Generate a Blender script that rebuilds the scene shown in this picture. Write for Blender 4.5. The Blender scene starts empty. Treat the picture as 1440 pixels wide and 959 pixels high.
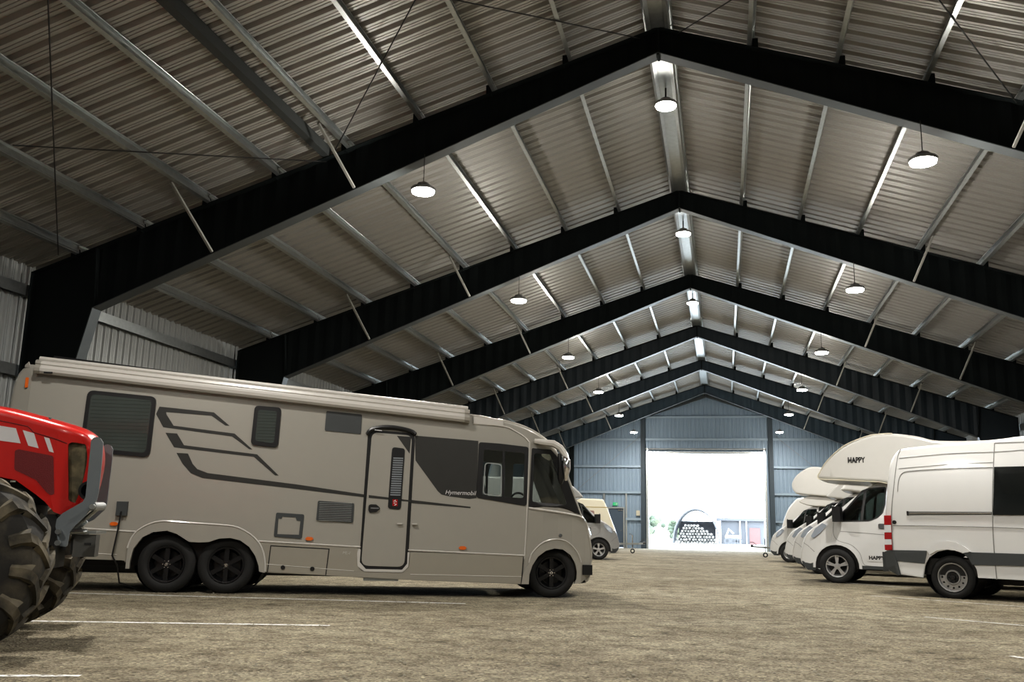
import bpy, bmesh, math, random
from math import sin, cos, pi, radians, sqrt, hypot, atan2
from mathutils import Vector, Matrix
from mathutils.geometry import delaunay_2d_cdt
random.seed(4)
C = bpy.context.scene.collection
sc = bpy.context.scene

# ------------------------------------------------------------------ camera
YAW, PITCH, ROLL, FPX, CH = -0.2231, 0.2005, 0.0225, 1316.8, 0.9
FWD = Vector((sin(YAW)*cos(PITCH), cos(YAW)*cos(PITCH), sin(PITCH)))
_r = Vector((cos(YAW), -sin(YAW), 0)); _u = _r.cross(FWD)
RIGHT = _r*cos(ROLL) + _u*sin(ROLL); UP = -_r*sin(ROLL) + _u*cos(ROLL)
ORG = Vector((0, 0, CH))
cam = bpy.data.cameras.new('camera'); camo = bpy.data.objects.new('camera', cam); C.objects.link(camo)
m = Matrix((RIGHT, UP, -FWD)).transposed().to_4x4(); m.translation = ORG
camo.matrix_world = m
cam.sensor_width = 36; cam.lens = FPX/1440*36; cam.clip_end = 600
sc.camera = camo

def ray(x, y): return FWD + RIGHT*((x-720)/FPX) - UP*((y-479.5)/FPX)
def ground(x, y):
    v = ray(x, y); return ORG + v*(-CH/v.z)

# ------------------------------------------------------------------ materials
def mat(name, col, rough=.5, metal=0, var=.06, scale=6, bump=0, bscale=40, emit=None, es=0, coat=0, spec=.5):
    m = bpy.data.materials.new(name); m.use_nodes = True
    nt = m.node_tree; b = nt.nodes['Principled BSDF']
    tc = nt.nodes.new('ShaderNodeTexCoord'); nz = nt.nodes.new('ShaderNodeTexNoise')
    nz.inputs['Scale'].default_value = scale; nz.inputs['Detail'].default_value = 4
    nt.links.new(tc.outputs['Object'], nz.inputs['Vector'])
    mx = nt.nodes.new('ShaderNodeMix'); mx.data_type = 'RGBA'
    mx.inputs[6].default_value = tuple(max(0, c*(1-var)) for c in col)+(1,)
    mx.inputs[7].default_value = tuple(min(1, c*(1+var)) for c in col)+(1,)
    nt.links.new(nz.outputs['Fac'], mx.inputs[0]); nt.links.new(mx.outputs[2], b.inputs['Base Color'])
    b.inputs['Roughness'].default_value = rough; b.inputs['Metallic'].default_value = metal
    b.inputs['Coat Weight'].default_value = coat; b.inputs['Specular IOR Level'].default_value = spec
    b.inputs['Coat Roughness'].default_value = .08
    if bump:
        n2 = nt.nodes.new('ShaderNodeTexNoise'); n2.inputs['Scale'].default_value = bscale
        nt.links.new(tc.outputs['Object'], n2.inputs['Vector'])
        bp = nt.nodes.new('ShaderNodeBump'); bp.inputs['Strength'].default_value = bump; bp.inputs['Distance'].default_value = .01
        nt.links.new(n2.outputs['Fac'], bp.inputs['Height']); nt.links.new(bp.outputs['Normal'], b.inputs['Normal'])
    if emit:
        b.inputs['Emission Color'].default_value = emit+(1,); b.inputs['Emission Strength'].default_value = es
    return m
def glass(name, tint, opac=.15, rough=.02):
    m = bpy.data.materials.new(name); m.use_nodes = True; nt = m.node_tree; nt.nodes.clear()
    out = nt.nodes.new('ShaderNodeOutputMaterial'); tr = nt.nodes.new('ShaderNodeBsdfTransparent'); gl = nt.nodes.new('ShaderNodeBsdfGlossy')
    tr.inputs[0].default_value = tint+(1,); gl.inputs['Roughness'].default_value = rough
    fr = nt.nodes.new('ShaderNodeFresnel'); fr.inputs[0].default_value = 1.5
    mr = nt.nodes.new('ShaderNodeMath'); mr.operation = 'ADD'; mr.inputs[1].default_value = opac; mr.use_clamp = True
    mx = nt.nodes.new('ShaderNodeMixShader'); nt.links.new(fr.outputs[0], mr.inputs[0]); nt.links.new(mr.outputs[0], mx.inputs[0])
    nt.links.new(tr.outputs[0], mx.inputs[1]); nt.links.new(gl.outputs[0], mx.inputs[2]); nt.links.new(mx.outputs[0], out.inputs[0])
    return m
def dusty(name, dark, dust, lo, hi, rough=.8, bump=.3, scale=5):
    m = mat(name, dark, rough, bump=bump, bscale=30); nt = m.node_tree; b = nt.nodes['Principled BSDF']
    tc = nt.nodes.new('ShaderNodeTexCoord'); nz = nt.nodes.new('ShaderNodeTexNoise'); nz.inputs['Scale'].default_value = scale; nz.inputs['Detail'].default_value = 8
    nt.links.new(tc.outputs['Object'], nz.inputs[0]); cr = nt.nodes.new('ShaderNodeValToRGB')
    cr.color_ramp.elements[0].position = lo; cr.color_ramp.elements[0].color = dark+(1,)
    cr.color_ramp.elements[1].position = hi; cr.color_ramp.elements[1].color = dust+(1,)
    nt.links.new(nz.outputs['Fac'], cr.inputs[0]); nt.links.new(cr.outputs[0], b.inputs['Base Color'])
    return m

MT = {}
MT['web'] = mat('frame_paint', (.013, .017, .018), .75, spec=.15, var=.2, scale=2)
for _k, _c in ((3, (.021, .031, .040)), (4, (.036, .056, .076)), (5, (.055, .088, .120))): MT['web%d' % _k] = mat('frame_glow_tint_%s' % 'abc'[_k-3], _c, .6, var=.2, scale=2)  # door glow painted in: far webs get lighter and bluer towards the doorway
MT['flange'] = mat('flange_paint', (.085, .095, .10), .38, metal=.45, var=.2, scale=3)
MT['galv'] = mat('galvanised_steel', (.42, .44, .44), .34, metal=.85, var=.18, scale=9, bump=.05)
MT['galv_dull'] = mat('weathered_galvanised', (.36, .37, .37), .5, metal=.6, var=.15, scale=5)
MT['girt_b'] = mat('glow_tinted_girt', (.34, .43, .52), .45, metal=.2)  # blue door glow put into the colour, matching the gable
MT['brace'] = mat('brace_steel', (.32, .32, .30), .5, metal=.3)
MT['sheet'] = mat('roof_sheet', (.37, .36, .34), .5, metal=.25, var=.08, scale=.7)
MT['wall'] = mat('wall_cladding', (.33, .34, .335), .5, metal=.25, var=.08, scale=.7)
MT['gable'] = mat('glow_tinted_cladding', (.31, .40, .50), .5, metal=.2, var=.06, scale=.7)  # tinted brighter blue to carry the daylight glow round the doorway
MT['darktube'] = mat('dark_tube', (.05, .055, .055), .6)
MT['rod'] = mat('rod_steel', (.03, .03, .03), .6)
MT['lamp_body'] = mat('lamp_housing', (.25, .25, .25), .4, metal=.5)
MT['lens'] = mat('lamp_lens', (1, 1, 1), .4, emit=(1, .96, .88), es=60)
MT['champ'] = mat('champagne_paint', (.355, .34, .305), .32, metal=.25, var=.02, coat=.5)
MT['champ_dk'] = mat('skirt_paint', (.35, .33, .285), .3, metal=.35, var=.03, coat=.6)
MT['champ_lt'] = mat('light_trim_paint', (.50, .48, .45), .3, var=.02, coat=.5)
MT['charc'] = mat('charcoal_decal', (.028, .028, .026), .4, var=.1)
MT['black'] = mat('black_plastic', (.012, .012, .013), .35, var=.2)
MT['rubber'] = mat('tyre_rubber', (.010, .010, .010), .75, var=.3, scale=20, bump=.2)
MT['wglass'] = mat('acrylic_window', (.055, .065, .06), .12, var=.15, scale=3, coat=1)
MT['pleat'] = mat('blind_pleat', (.045, .055, .05), .3)
MT['blind'] = mat('pleated_blind', (.20, .22, .24), .6)
MT['chrome'] = mat('chrome', (.75, .75, .78), .12, metal=1, var=0)
MT['white'] = mat('white_paint', (.62, .62, .615), .3, var=.02, coat=.6)
MT['white2'] = mat('white_grp', (.60, .59, .565), .4, var=.03, coat=.3)
MT['cream'] = mat('cream_paint', (.62, .58, .46), .4, var=.03)
MT['greyp'] = mat('silver_paint', (.36, .36, .36), .3, metal=.3, var=.03, coat=.5)
MT['seam_w'] = mat('panel_gap', (.24, .24, .235), .6)
MT['lamp_glass'] = mat('headlamp', (.60, .66, .76), .12, metal=.6, coat=1)
MT['seam'] = mat('dark_matt_grey', (.10, .10, .095), .6)  # plain dark grey for plinth, outer roof skin and van door rail
MT['dgrey'] = mat('dark_grey_plastic', (.045, .05, .052), .5, var=.1)
MT['alloy'] = mat('alloy_rim', (.55, .55, .56), .3, metal=.8, var=.05)
MT['steelrim'] = mat('steel_rim', (.40, .40, .40), .35, metal=.7, var=.1)
MT['blackrim'] = mat('black_rim', (.006, .006, .007), .35, coat=.1)
MT['redlens'] = mat('red_lens', (.35, .01, .012), .15, coat=1)
MT['orange'] = mat('orange_lens', (.65, .14, .02), .2, coat=1)
MT['clearlens'] = mat('clear_lens', (.65, .66, .68), .15, coat=1)
MT['red'] = mat('tractor_red', (.52, .014, .010), .32, var=.08, scale=3, coat=.6)
MT['reddk'] = mat('tractor_mesh_red', (.16, .012, .014), .55, bump=.6, bscale=200)
MT['tgrey'] = mat('tractor_grey', (.16, .18, .195), .5, var=.08, metal=.1)
MT['tblack'] = mat('tractor_black', (.015, .015, .015), .6)
MT['decal'] = mat('white_decal', (.62, .61, .62), .4)
MT['trub'] = dusty('tractor_tyre', (.018, .017, .015), (.10, .085, .06), .50, .85)
MT['lug'] = dusty('tyre_lug', (.030, .027, .021), (.17, .145, .10), .40, .70)
MT['grille'] = dusty('grille_mesh', (.07, .06, .035), (.17, .14, .08), .4, .7, scale=12)
MT['fabric'] = mat('seat_fabric', (.34, .34, .35), .9)
MT['inner'] = mat('cab_lining', (.55, .52, .47), .8)
MT['glass'] = glass('clear_glass', (.90, .93, .92), .03)
MT['dglass'] = glass('tinted_glass', (.50, .56, .56), .04)
MT['bglass'] = mat('black_glass', (.010, .012, .012), .08, coat=1, var=.1)
MT['green'] = mat('exit_green', (.02, .35, .12), .5, emit=(.05, .6, .25), es=.4)
MT['doorp'] = mat('door_paint', (.07, .10, .14), .5)
MT['log'] = dusty('log_bark', (.10, .09, .08), (.15, .14, .12), .4, .6)
MT['outw'] = mat('outdoor_wall', (.085, .085, .09), .8)
MT['outr'] = mat('outdoor_red', (.15, .07, .065), .8)
MT['outg'] = dusty('outdoor_ground', (.5, .48, .45), (.6, .58, .55), .3, .7, scale=1)
MT['leaf'] = dusty('far_leaves', (.06, .075, .05), (.10, .12, .07), .4, .6, scale=.6)

# ------------------------------------------------------------------ mesh helpers
class MB:
    def __init__(s): s.v = []; s.f = []
    def add(s, vs, fs):
        n = len(s.v); s.v += [tuple(v) for v in vs]; s.f += [tuple(i+n for i in f) for f in fs]; return s
    def box(s, a, b, M=None):
        x0, y0, z0 = a; x1, y1, z1 = b
        vs = [Vector(p) for p in ((x0,y0,z0),(x1,y0,z0),(x1,y1,z0),(x0,y1,z0),(x0,y0,z1),(x1,y0,z1),(x1,y1,z1),(x0,y1,z1))]
        if M: vs = [M@v for v in vs]
        return s.add(vs, [(0,3,2,1),(4,5,6,7),(0,1,5,4),(1,2,6,5),(2,3,7,6),(3,0,4,7)])
    def bar(s, p, q, w, h, up=(0,0,1)):
        p = Vector(p); q = Vector(q); d = (q-p).normalized(); a = d.cross(Vector(up))
        if a.length < 1e-4: a = d.cross(Vector((1,0,0)))
        a.normalize(); b = a.cross(d); vs = []
        for c in (p, q): vs += [c-a*w/2-b*h/2, c+a*w/2-b*h/2, c+a*w/2+b*h/2, c-a*w/2+b*h/2]
        return s.add(vs, [(0,1,2,3),(7,6,5,4),(0,4,5,1),(1,5,6,2),(2,6,7,3),(3,7,4,0)])
    def tube(s, pts, r, n=8, cap=True):
        pts = [Vector(p) for p in pts]; rs = r if isinstance(r, (list, tuple)) else [r]*len(pts); vs = []; fs = []
        d0 = (pts[1]-pts[0]).normalized(); a = d0.orthogonal().normalized()
        for i, p in enumerate(pts):
            d = (pts[min(i+1, len(pts)-1)]-pts[max(i-1, 0)]).normalized(); a = (a-d*a.dot(d)).normalized(); b = d.cross(a)
            for k in range(n):
                t = 2*pi*k/n; vs.append(p+(a*cos(t)+b*sin(t))*rs[i])
        for i in range(len(pts)-1):
            for k in range(n): fs.append((i*n+k, i*n+(k+1)%n, (i+1)*n+(k+1)%n, (i+1)*n+k))
        if cap: fs.append(tuple(range(n))[::-1]); fs.append(tuple((len(pts)-1)*n+k for k in range(n)))
        return s.add(vs, fs)
    def lathe(s, prof, n=32, M=None, closed=False):
        # profile (axial, radius) round the local Y axis
        vs = []; fs = []
        for k in range(n):
            t = 2*pi*k/n
            for a, r in prof:
                v = Vector((r*cos(t), a, r*sin(t))); vs.append(M@v if M else v)
        m = len(prof)
        for k in range(n):
            for i in range(m-1 if not closed else m):
                j = (i+1)%m; fs.append((k*m+i, k*m+j, ((k+1)%n)*m+j, ((k+1)%n)*m+i))
        return s.add(vs, fs)
    def build(s, name, mt, parent=None, smooth=False, loc=None, rotz=0):
        me = bpy.data.meshes.new(name); me.from_pydata(s.v, [], s.f); me.validate()
        bm = bmesh.new(); bm.from_mesh(me); bmesh.ops.recalc_face_normals(bm, faces=bm.faces[:]); bm.to_mesh(me); bm.free()
        me.materials.append(mt); o = bpy.data.objects.new(name, me); C.objects.link(o)
        if smooth:
            for p in me.polygons: p.use_smooth = True
            try: me.set_sharp_from_angle(angle=radians(smooth if smooth > 1 else 38))
            except Exception: pass
        if parent: o.parent = parent
        if loc is not None: o.location = loc
        o.rotation_euler.z = rotz
        return o
def tag(o, label, cat, group=None, kind=None):
    o['label'] = label
    if cat: o['category'] = cat
    if group: o['group'] = group
    if kind: o['kind'] = kind
    return o
def structure(o): o['kind'] = 'structure'; return o
def empty(name, loc, label, cat, rotz=0, group=None):
    o = bpy.data.objects.new(name, None); C.objects.link(o); o.location = loc; o.rotation_euler.z = rotz; o.empty_display_size = .2
    return tag(o, label, cat, group)
def copy_tree(o, parent=None):
    c = o.copy(); C.objects.link(c); c.parent = parent
    for ch in [x for x in bpy.data.objects if x.parent == o]: copy_tree(ch, c)
    return c
def rpoly(pts, r, n=5):
    out = []; N = len(pts)
    for i in range(N):
        p = Vector(pts[i]); a = Vector(pts[i-1])-p; b = Vector(pts[(i+1)%N])-p
        ri = r[i] if isinstance(r, (list, tuple)) else r
        if ri <= 0: out.append(tuple(p)); continue
        ang = a.angle(b); d = min(ri/math.tan(ang/2), a.length*.48, b.length*.48)
        s0 = p+a.normalized()*d; s1 = p+b.normalized()*d
        for k in range(n+1):
            t = k/n; q = s0*(1-t)**2+p*2*t*(1-t)+s1*t*t; out.append(tuple(q))
    return out
def rect(a, b, c, d, r=.03): return rpoly([a, b, c, d], r)
def circ(cx, cy, r, n=20): return [(cx+r*cos(2*pi*k/n), cy+r*sin(2*pi*k/n)) for k in range(n)]
def inside(p, poly):
    x, y = p; c = False; j = len(poly)-1
    for i in range(len(poly)):
        xi, yi = poly[i]; xj, yj = poly[j]
        if (yi > y) != (yj > y) and x < (xj-xi)*(y-yi)/(yj-yi)+xi: c = not c
        j = i
    return c
def panel(mb, outline, holes=(), vf=lambda u, z: 0, thick=.02, g=0, s=-1):
    """flat sheet with holes in (u,z), bent onto v = vf(u,z) and given a thickness"""
    loops = [list(outline)]+[list(h) for h in holes]
    vs = []; es = []
    for lp in loops:
        n = len(vs); vs += [Vector(p) for p in lp]; es += [(n+i, n+(i+1)%len(lp)) for i in range(len(lp))]
    if g:
        us = [p[0] for p in outline]; zs = [p[1] for p in outline]
        for i in range(1, int((max(us)-min(us))/g)+1):
            for j in range(1, int((max(zs)-min(zs))/g)+1):
                q = (min(us)+i*g+.001, min(zs)+j*g+.0013)
                if inside(q, outline) and not any(inside(q, h) for h in holes): vs.append(Vector(q))
    V, E_, F, *_ = delaunay_2d_cdt(vs, es, [], 0, 1e-5)
    fs = []
    for f in F:
        c = sum((V[i] for i in f), Vector((0, 0)))/len(f)
        if inside(c, outline) and not any(inside(c, h) for h in holes): fs.append(tuple(f))
    n = len(V); vv = [(p.x, vf(p.x, p.y), p.y) for p in V]+[(p.x, vf(p.x, p.y)-s*thick, p.y) for p in V]
    cnt = {}
    for f in fs:
        for i in range(len(f)):
            a, b = f[i], f[(i+1)%len(f)]; cnt.setdefault((min(a, b), max(a, b)), []).append((a, b))
    side = [(b, a, a+n, b+n) for k in cnt.values() if len(k) == 1 for a, b in k]
    mb.add(vv, fs+[tuple(i+n for i in f[::-1]) for f in fs]+side)
    return mb
def ribbon(pts, w):
    """closed outline of a band of width w (number or list) following pts"""
    L = []; R_ = []; n = len(pts)
    for i in range(n):
        a = Vector(pts[max(i-1, 0)]); b = Vector(pts[min(i+1, n-1)]); d = (b-a).normalized(); nn = Vector((-d.y, d.x))
        wi = w[i] if isinstance(w, (list, tuple)) else w
        L.append(tuple(Vector(pts[i])+nn*wi/2)); R_.append(tuple(Vector(pts[i])-nn*wi/2))
    return L+R_[::-1]
def smoothpath(pts, n=4):
    out = []
    P = [Vector(p) for p in pts]
    for i in range(len(P)-1):
        p0, p1, p2, p3 = P[max(i-1, 0)], P[i], P[i+1], P[min(i+2, len(P)-1)]
        for k in range(n):
            t = k/n; out.append(tuple(.5*((2*p1)+(p2-p0)*t+(2*p0-5*p1+4*p2-p3)*t*t+(3*p1-p0-3*p2+p3)*t**3)))
    out.append(tuple(P[-1])); return out
def inset(path, r):
    out = []; n = len(path)
    for i in range(n):
        a = Vector(path[max(i-1, 0)]); b = Vector(path[min(i+1, n-1)]); d = (b-a).normalized()
        out.append(tuple(Vector(path[i])+Vector((d.y, -d.x))*r))   # path runs rear -> over the top -> front, inside is on its right
    return out
def strip(mb, path, W, r=.06, cols=10, skip=None, crown=0, nr=4):
    """skin wrapped across the vehicle over a side-view path, edges rounded to meet the sides"""
    inn = inset(path, r); rows = []
    for (pu, pz), (iu, iz) in zip(path, inn):
        w = W(pu, pz); row = []
        prof = [(1-sin(k/nr*pi/2), w-r*(1-cos(k/nr*pi/2))) for k in range(nr+1)]
        for t, vv in prof: row.append((pu+(iu-pu)*t, -vv, pz+(iz-pz)*t))
        for k in range(1, cols):
            x = -1+2*k/cols; ww = (w-r)*x; c = crown*(1-x*x)
            row.append((pu-(iu-pu)/r*c, ww, pz-(iz-pz)/r*c))
        for t, vv in prof[::-1]: row.append((pu+(iu-pu)*t, vv, pz+(iz-pz)*t))
        rows.append(row)
    m = len(rows[0]); vs = [p for row in rows for p in row]; fs = []; sk = []
    for i in range(len(rows)-1):
        for j in range(m-1):
            f = (i*m+j, i*m+j+1, (i+1)*m+j+1, (i+1)*m+j)
            if skip and skip(i, j, m): sk.append(f)
            else: fs.append(f)
    mb.add(vs, fs)
    return vs, sk
def text_obj(name, s, size, mt, parent, loc, rot, shear=0, bold=0, ext=.002):
    cu = bpy.data.curves.new(name, 'FONT'); cu.body = s; cu.size = size; cu.extrude = ext; cu.shear = shear; cu.offset = bold; cu.resolution_u = 3
    t = bpy.data.objects.new(name+'_tmp', cu); C.objects.link(t); bpy.context.view_layer.update()
    me = bpy.data.meshes.new_from_object(t.evaluated_get(bpy.context.evaluated_depsgraph_get()))
    bpy.data.objects.remove(t); me.materials.clear(); me.materials.append(mt)
    o = bpy.data.objects.new(name, me); C.objects.link(o); o.parent = parent; o.location = loc; o.rotation_euler = rot
    return o

class Veh:
    """local frame: u forward, v left, z up, origin on the centre line; near = side facing the camera (-1 right, +1 left)"""
    def __init__(s, P, head, W, near, name, label, cat, group=None):
        s.h = radians(head); s.near = near; s.W = W
        s.D = Vector((cos(s.h), sin(s.h), 0)); s.N = Vector((-sin(s.h), cos(s.h), 0))
        s.o = Vector(P)-s.N*near*W; s.o.z = 0
        s.root = empty(name, s.o, label, cat, s.h, group)
    def q(s, x, y, v=None):
        if v is None: v = s.near*s.W
        r = ray(x, y); o = s.o+s.N*v; t = (o-ORG).dot(s.N)/r.dot(s.N); X = ORG+r*t-s.o
        return (X.dot(s.D), X.z)
def Zm(x0, y0, s): return lambda x, y: (x0+x/s, y0+y/s)
ZA = Zm(0, 480, 3.424); ZB = Zm(0, 680, 3.4286); ZC = Zm(360, 540, 4.793); ZD = Zm(360, 680, 4.793); ZE = Zm(610, 560, 3.197)
ZF = Zm(1060, 590, 3.69); ZG = Zm(660, 580, 5.995); ZWf = Zm(700, 740, 7.993); ZWr = Zm(180, 730, 7.2); ZS = Zm(1240, 600, 3.835)

# ------------------------------------------------------------------ wheels
def wheel(parent, u, z, v, side, R, w, style, name='wheel', yaw=0, rimR=None):
    """tyre with a rim as its child; side = +1/-1 direction the rim faces"""
    rr = rimR or R*.62
    h = w/2
    prof = [(-h*.8, rr), (-h, rr+.03), (-h*1.02, (rr+R)/2), (-h*.93, R-.03), (-h*.72, R-.004), (-h*.3, R), (-h*.28, R-.012), (-h*.22, R-.012), (-h*.2, R), (h*.2, R), (h*.22, R-.012), (h*.28, R-.012), (h*.3, R), (h*.72, R-.004), (h*.93, R-.03), (h*1.02, (rr+R)/2), (h, rr+.03), (h*.8, rr)]
    o = MB().lathe(prof, 44).build(name, MT['rubber'], parent, True); o.location = (u, v-side*h, z); o.rotation_euler.z = yaw
    mb = MB(); f = side*h
    bar = {'alloy': MT['alloy'], 'steel': MT['steelrim'], 'black': MT['blackrim']}[style]
    mb.lathe([(f*.86, rr+.004), (f*.98, rr+.002), (f*.96, rr-.014), (f*.7, rr-.02), (f*.2, rr-.05), (-f*.8, rr-.04)], 36)
    bm2 = MB()
    fy = f*.62
    if style == 'steel':
        holes = [circ((rr*.74)*cos(2*pi*k/12), (rr*.74)*sin(2*pi*k/12), rr*.075, 8) for k in range(12)]
        panel(mb, circ(0, 0, rr-.018, 36), holes, lambda a, b: fy*(1.0 if hypot(a, b) > rr*.6 else 1.15), .006, 0, side)
        mb.lathe([(fy*.9, rr*.55), (fy*1.28, rr*.5), (fy*1.28, rr*.42), (fy*1.0, rr*.4)], 30)
        bm2.lathe([(fy*1.0, rr*.4), (fy*1.1, rr*.36), (fy*1.05, rr*.2), (fy*1.35, rr*.17), (fy*1.4, .001)], 24)
        for k in range(6):
            t = 2*pi*k/6; c = Vector((rr*.29*cos(t), fy*1.05, rr*.29*sin(t))); bm2.tube([c, c+Vector((0, side*.03, 0))], .011, 6)
        hubm = MT['black']
    else:
        n = 5 if style == 'alloy' else 6
        for k in range(n):
            t = 2*pi*k/n+pi/2
            for dd in ((-.075, .075) if style == 'alloy' else (0,)):
                a = Vector((rr*.22*cos(t+dd), fy*1.1, rr*.22*sin(t+dd))); b = Vector(((rr-.015)*cos(t+dd*1.6), fy*1.12, (rr-.015)*sin(t+dd*1.6)))
                mb.bar(a, b, .022, rr*(.15 if style == 'alloy' else .24), up=(0, 1, 0)) if False else mb.bar(a, b, rr*(.16 if style == 'alloy' else .26), .022, up=(0, 1, 0))
        mb.lathe([(fy*.7, rr*.30), (fy*1.2, rr*.28), (fy*1.25, rr*.14), (fy*1.25, .001)], 24)
        for k in range(n):
            t = 2*pi*k/n+pi/2+pi/n; c = Vector((rr*.2*cos(t), fy*1.2, rr*.2*sin(t))); bm2.tube([c, c+Vector((0, side*.014, 0))], .008, 6)
        bm2.lathe([(fy*1.2, rr*.12), (fy*1.34, rr*.11), (fy*1.36, rr*.05), (fy*1.3, .001)], 18)
        hubm = MT['chrome'] if style == 'black' else MT['alloy']
    rim = mb.build('rim', bar, o, True)
    bk = MB().lathe([(-f*.2, rr-.03), (-f*.2, .001)], 20).build('brake_disc', MT['black'], rim)
    bm2.build('hub_cap', hubm, rim, True)
    return o

exec_parts = []
# ================================================================== THE HALL
XR = -0.9894; Y1 = 16.017; DY = 8.487; HA = 9.547; HT = 10.046; SB = .398; ST = .3278; YW = 62.81; YB = -10.0
XE = 12.70; XK = 11.19; ZK = HA-SB*XK; XWALL = 12.95
ZS0 = HT+.26
def rt(x): return HT-ST*abs(x)
def sheet_profile(y0, y1, per, depth, flat):
    pts = []; y = y0
    while y < y1:
        p = per
        for t, z in ((0, 0), (.10, depth), (.30, depth), (.40, 0), (.585, 0), (.60, depth*.28), (.62, depth*.28), (.635, 0), (.785, 0), (.80, depth*.28), (.82, depth*.28), (.835, 0)):
            if y+t*p <= y1: pts.append((y+t*p, z))
        y += p
    pts.append((y1, 0)); return pts
# roof sheeting (ribs run from eave to ridge)
for s, nm in ((-1, 'ceiling'), (1, 'ceiling')):
    prof = sheet_profile(YB, YW+.02, .34, .075, 0); mb = MB(); vs = []; fs = []
    for y, dz in prof:
        for xx in (0.0, 13.1): vs.append((XR+s*xx, y, ZS0-ST*xx+dz))
    for i in range(len(prof)-1): fs.append((2*i, 2*i+1, 2*i+3, 2*i+2))
    structure(mb.add(vs, fs).build(nm, MT['sheet']))
# outer skin keeps daylight out
mb = MB(); mb.add([(XR, YB-1, ZS0+.12), (XR+13.3, YB-1, ZS0+.12-ST*13.3), (XR+13.3, YW+.4, ZS0+.12-ST*13.3), (XR, YW+.4, ZS0+.12), (XR-13.3, YB-1, ZS0+.12-ST*13.3), (XR-13.3, YW+.4, ZS0+.12-ST*13.3)], [(0, 1, 2, 3), (0, 3, 5, 4)])
structure(mb.build('ceiling', MT['seam']))
# side walls
def wall_side(s, name):
    prof = sheet_profile(YB, YW+.02, .26, .04, 0); vs = []; fs = []; zt = ZS0-ST*XWALL+.13
    for y, dz in prof:
        for z in (-.02, zt): vs.append((XR+s*(XWALL+dz), y, z))
    for i in range(len(prof)-1): fs.append((2*i, 2*i+1, 2*i+3, 2*i+2))
    o = structure(MB().add(vs, fs).build(name, MT['wall']))
    for z in (5.5, 3.85, 2.2, .7):
        g = MB()
        g.box((XR+s*(XWALL-.012), YB, z-.11), (XR+s*(XWALL-.02), YW, z+.11)); g.box((XR+s*(XWALL-.16), YB, z+.10), (XR+s*(XWALL-.012), YW, z+.115)); g.box((XR+s*(XWALL-.16), YB, z-.115), (XR+s*(XWALL-.15), YW, z+.10))
        g.build('girt', MT['galv'], o)
    g = MB(); g.box((XR+s*(XWALL-.02), YB, -.02), (XR+s*(XWALL+.1), YW, .35)); g.build('plinth', MT['seam'], o)
    return o
wall_side(-1, 'wall_left'); wall_side(1, 'wall_right')
# gables
XD0, XD1, ZDOOR = XR-.1231-3.682, XR-.1231+3.682, 6.139
def gable(yc, holes, name, mt, sgn):
    prof = sheet_profile(-13, 13, .26, .04, 0)
    for h in holes:
        for hx in h[:2]:
            for a, b in zip(prof, prof[1:]):
                if a[0] < hx < b[0]: t = (hx-a[0])/(b[0]-a[0]); prof.append((hx, a[1]*(1-t)+b[1]*t)); break
        prof.sort(key=lambda p: p[0])
    mb = MB()
    for (xa, da), (xb, db) in zip(prof, prof[1:]):
        z0 = -.02; xm = (xa+xb)/2
        for hx0, hx1, hz0, hz1 in holes:
            if hx0 < xm < hx1: z0 = hz1
        za, zb_ = ZS0-ST*abs(xa)+.1, ZS0-ST*abs(xb)+.1
        mb.add([(XR+xa, yc+sgn*da, z0), (XR+xb, yc+sgn*db, z0), (XR+xb, yc+sgn*db, zb_), (XR+xa, yc+sgn*da, za)], [(0, 1, 2, 3)])
    return structure(mb.build(name, mt))
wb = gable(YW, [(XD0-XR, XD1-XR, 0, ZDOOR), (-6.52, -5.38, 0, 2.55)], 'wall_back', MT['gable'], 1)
gable(YB, [], 'wall_front', MT['wall'], -1)
g = MB()
# back wall girts
for z in (8.55, 7.08, 5.3, 3.6, 1.87):
    xe = min(12.9, (HT-z)/ST-.2); g = MB()
    spans = [(-xe, -4.2), (-4.2, 4.0), (4.0, xe)]
    for a, b in spans:
        if a < -3 and b < 0 and False: continue
        if a == -4.2 and z < ZDOOR: continue
        if z < 2 and a < -5: a2 = [(a, -6.75), (-5.3, b)]
        else: a2 = [(a, b)]
        for p, q_ in a2:
            g.box((XR+p, YW-.16, z-.08), (XR+q_, YW-.15, z+.08)); g.box((XR+p, YW-.16, z+.07), (XR+q_, YW-.01, z+.085))
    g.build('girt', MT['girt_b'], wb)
for x in (-6.74, -5.27):
    MB().box((XR+x-.05, YW-.14, 0), (XR+x+.05, YW-.01, 3.6)).build('stud', MT['galv'], wb)
for x in (-4.15, 4.02, -8.9, 8.9):
    m_ = MB(); zt = rt(x)-.1
    m_.box((XR+x-.14, YW-.5, 0), (XR+x+.14, YW-.485, zt)); m_.box((XR+x-.14, YW-.2, 0), (XR+x+.14, YW-.185, zt)); m_.box((XR+x-.006, YW-.5, 0), (XR+x+.006, YW-.185, zt))
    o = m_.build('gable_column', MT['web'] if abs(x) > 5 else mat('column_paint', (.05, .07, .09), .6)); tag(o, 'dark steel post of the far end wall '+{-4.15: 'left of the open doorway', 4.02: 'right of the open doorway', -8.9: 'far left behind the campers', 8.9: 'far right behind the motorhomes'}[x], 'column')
for s in (-1, 1):   # bracing rods of the back wall
    MB().tube([(XR+s*4.3, YW-.3, 7.3), (XR+s*8.9, YW-.3, 3.4)], .012, 6).build('brace_rod', MT['galv_dull'], wb)
# rake flashing
for s in (-1, 1):
    m_ = MB(); m_.bar((XR, YW-.25, HT-.12), (XR+s*XWALL, YW-.25, HT-.12-ST*XWALL), .3, .16); m_.build('rake_beam', MT['flange'], wb)
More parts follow.
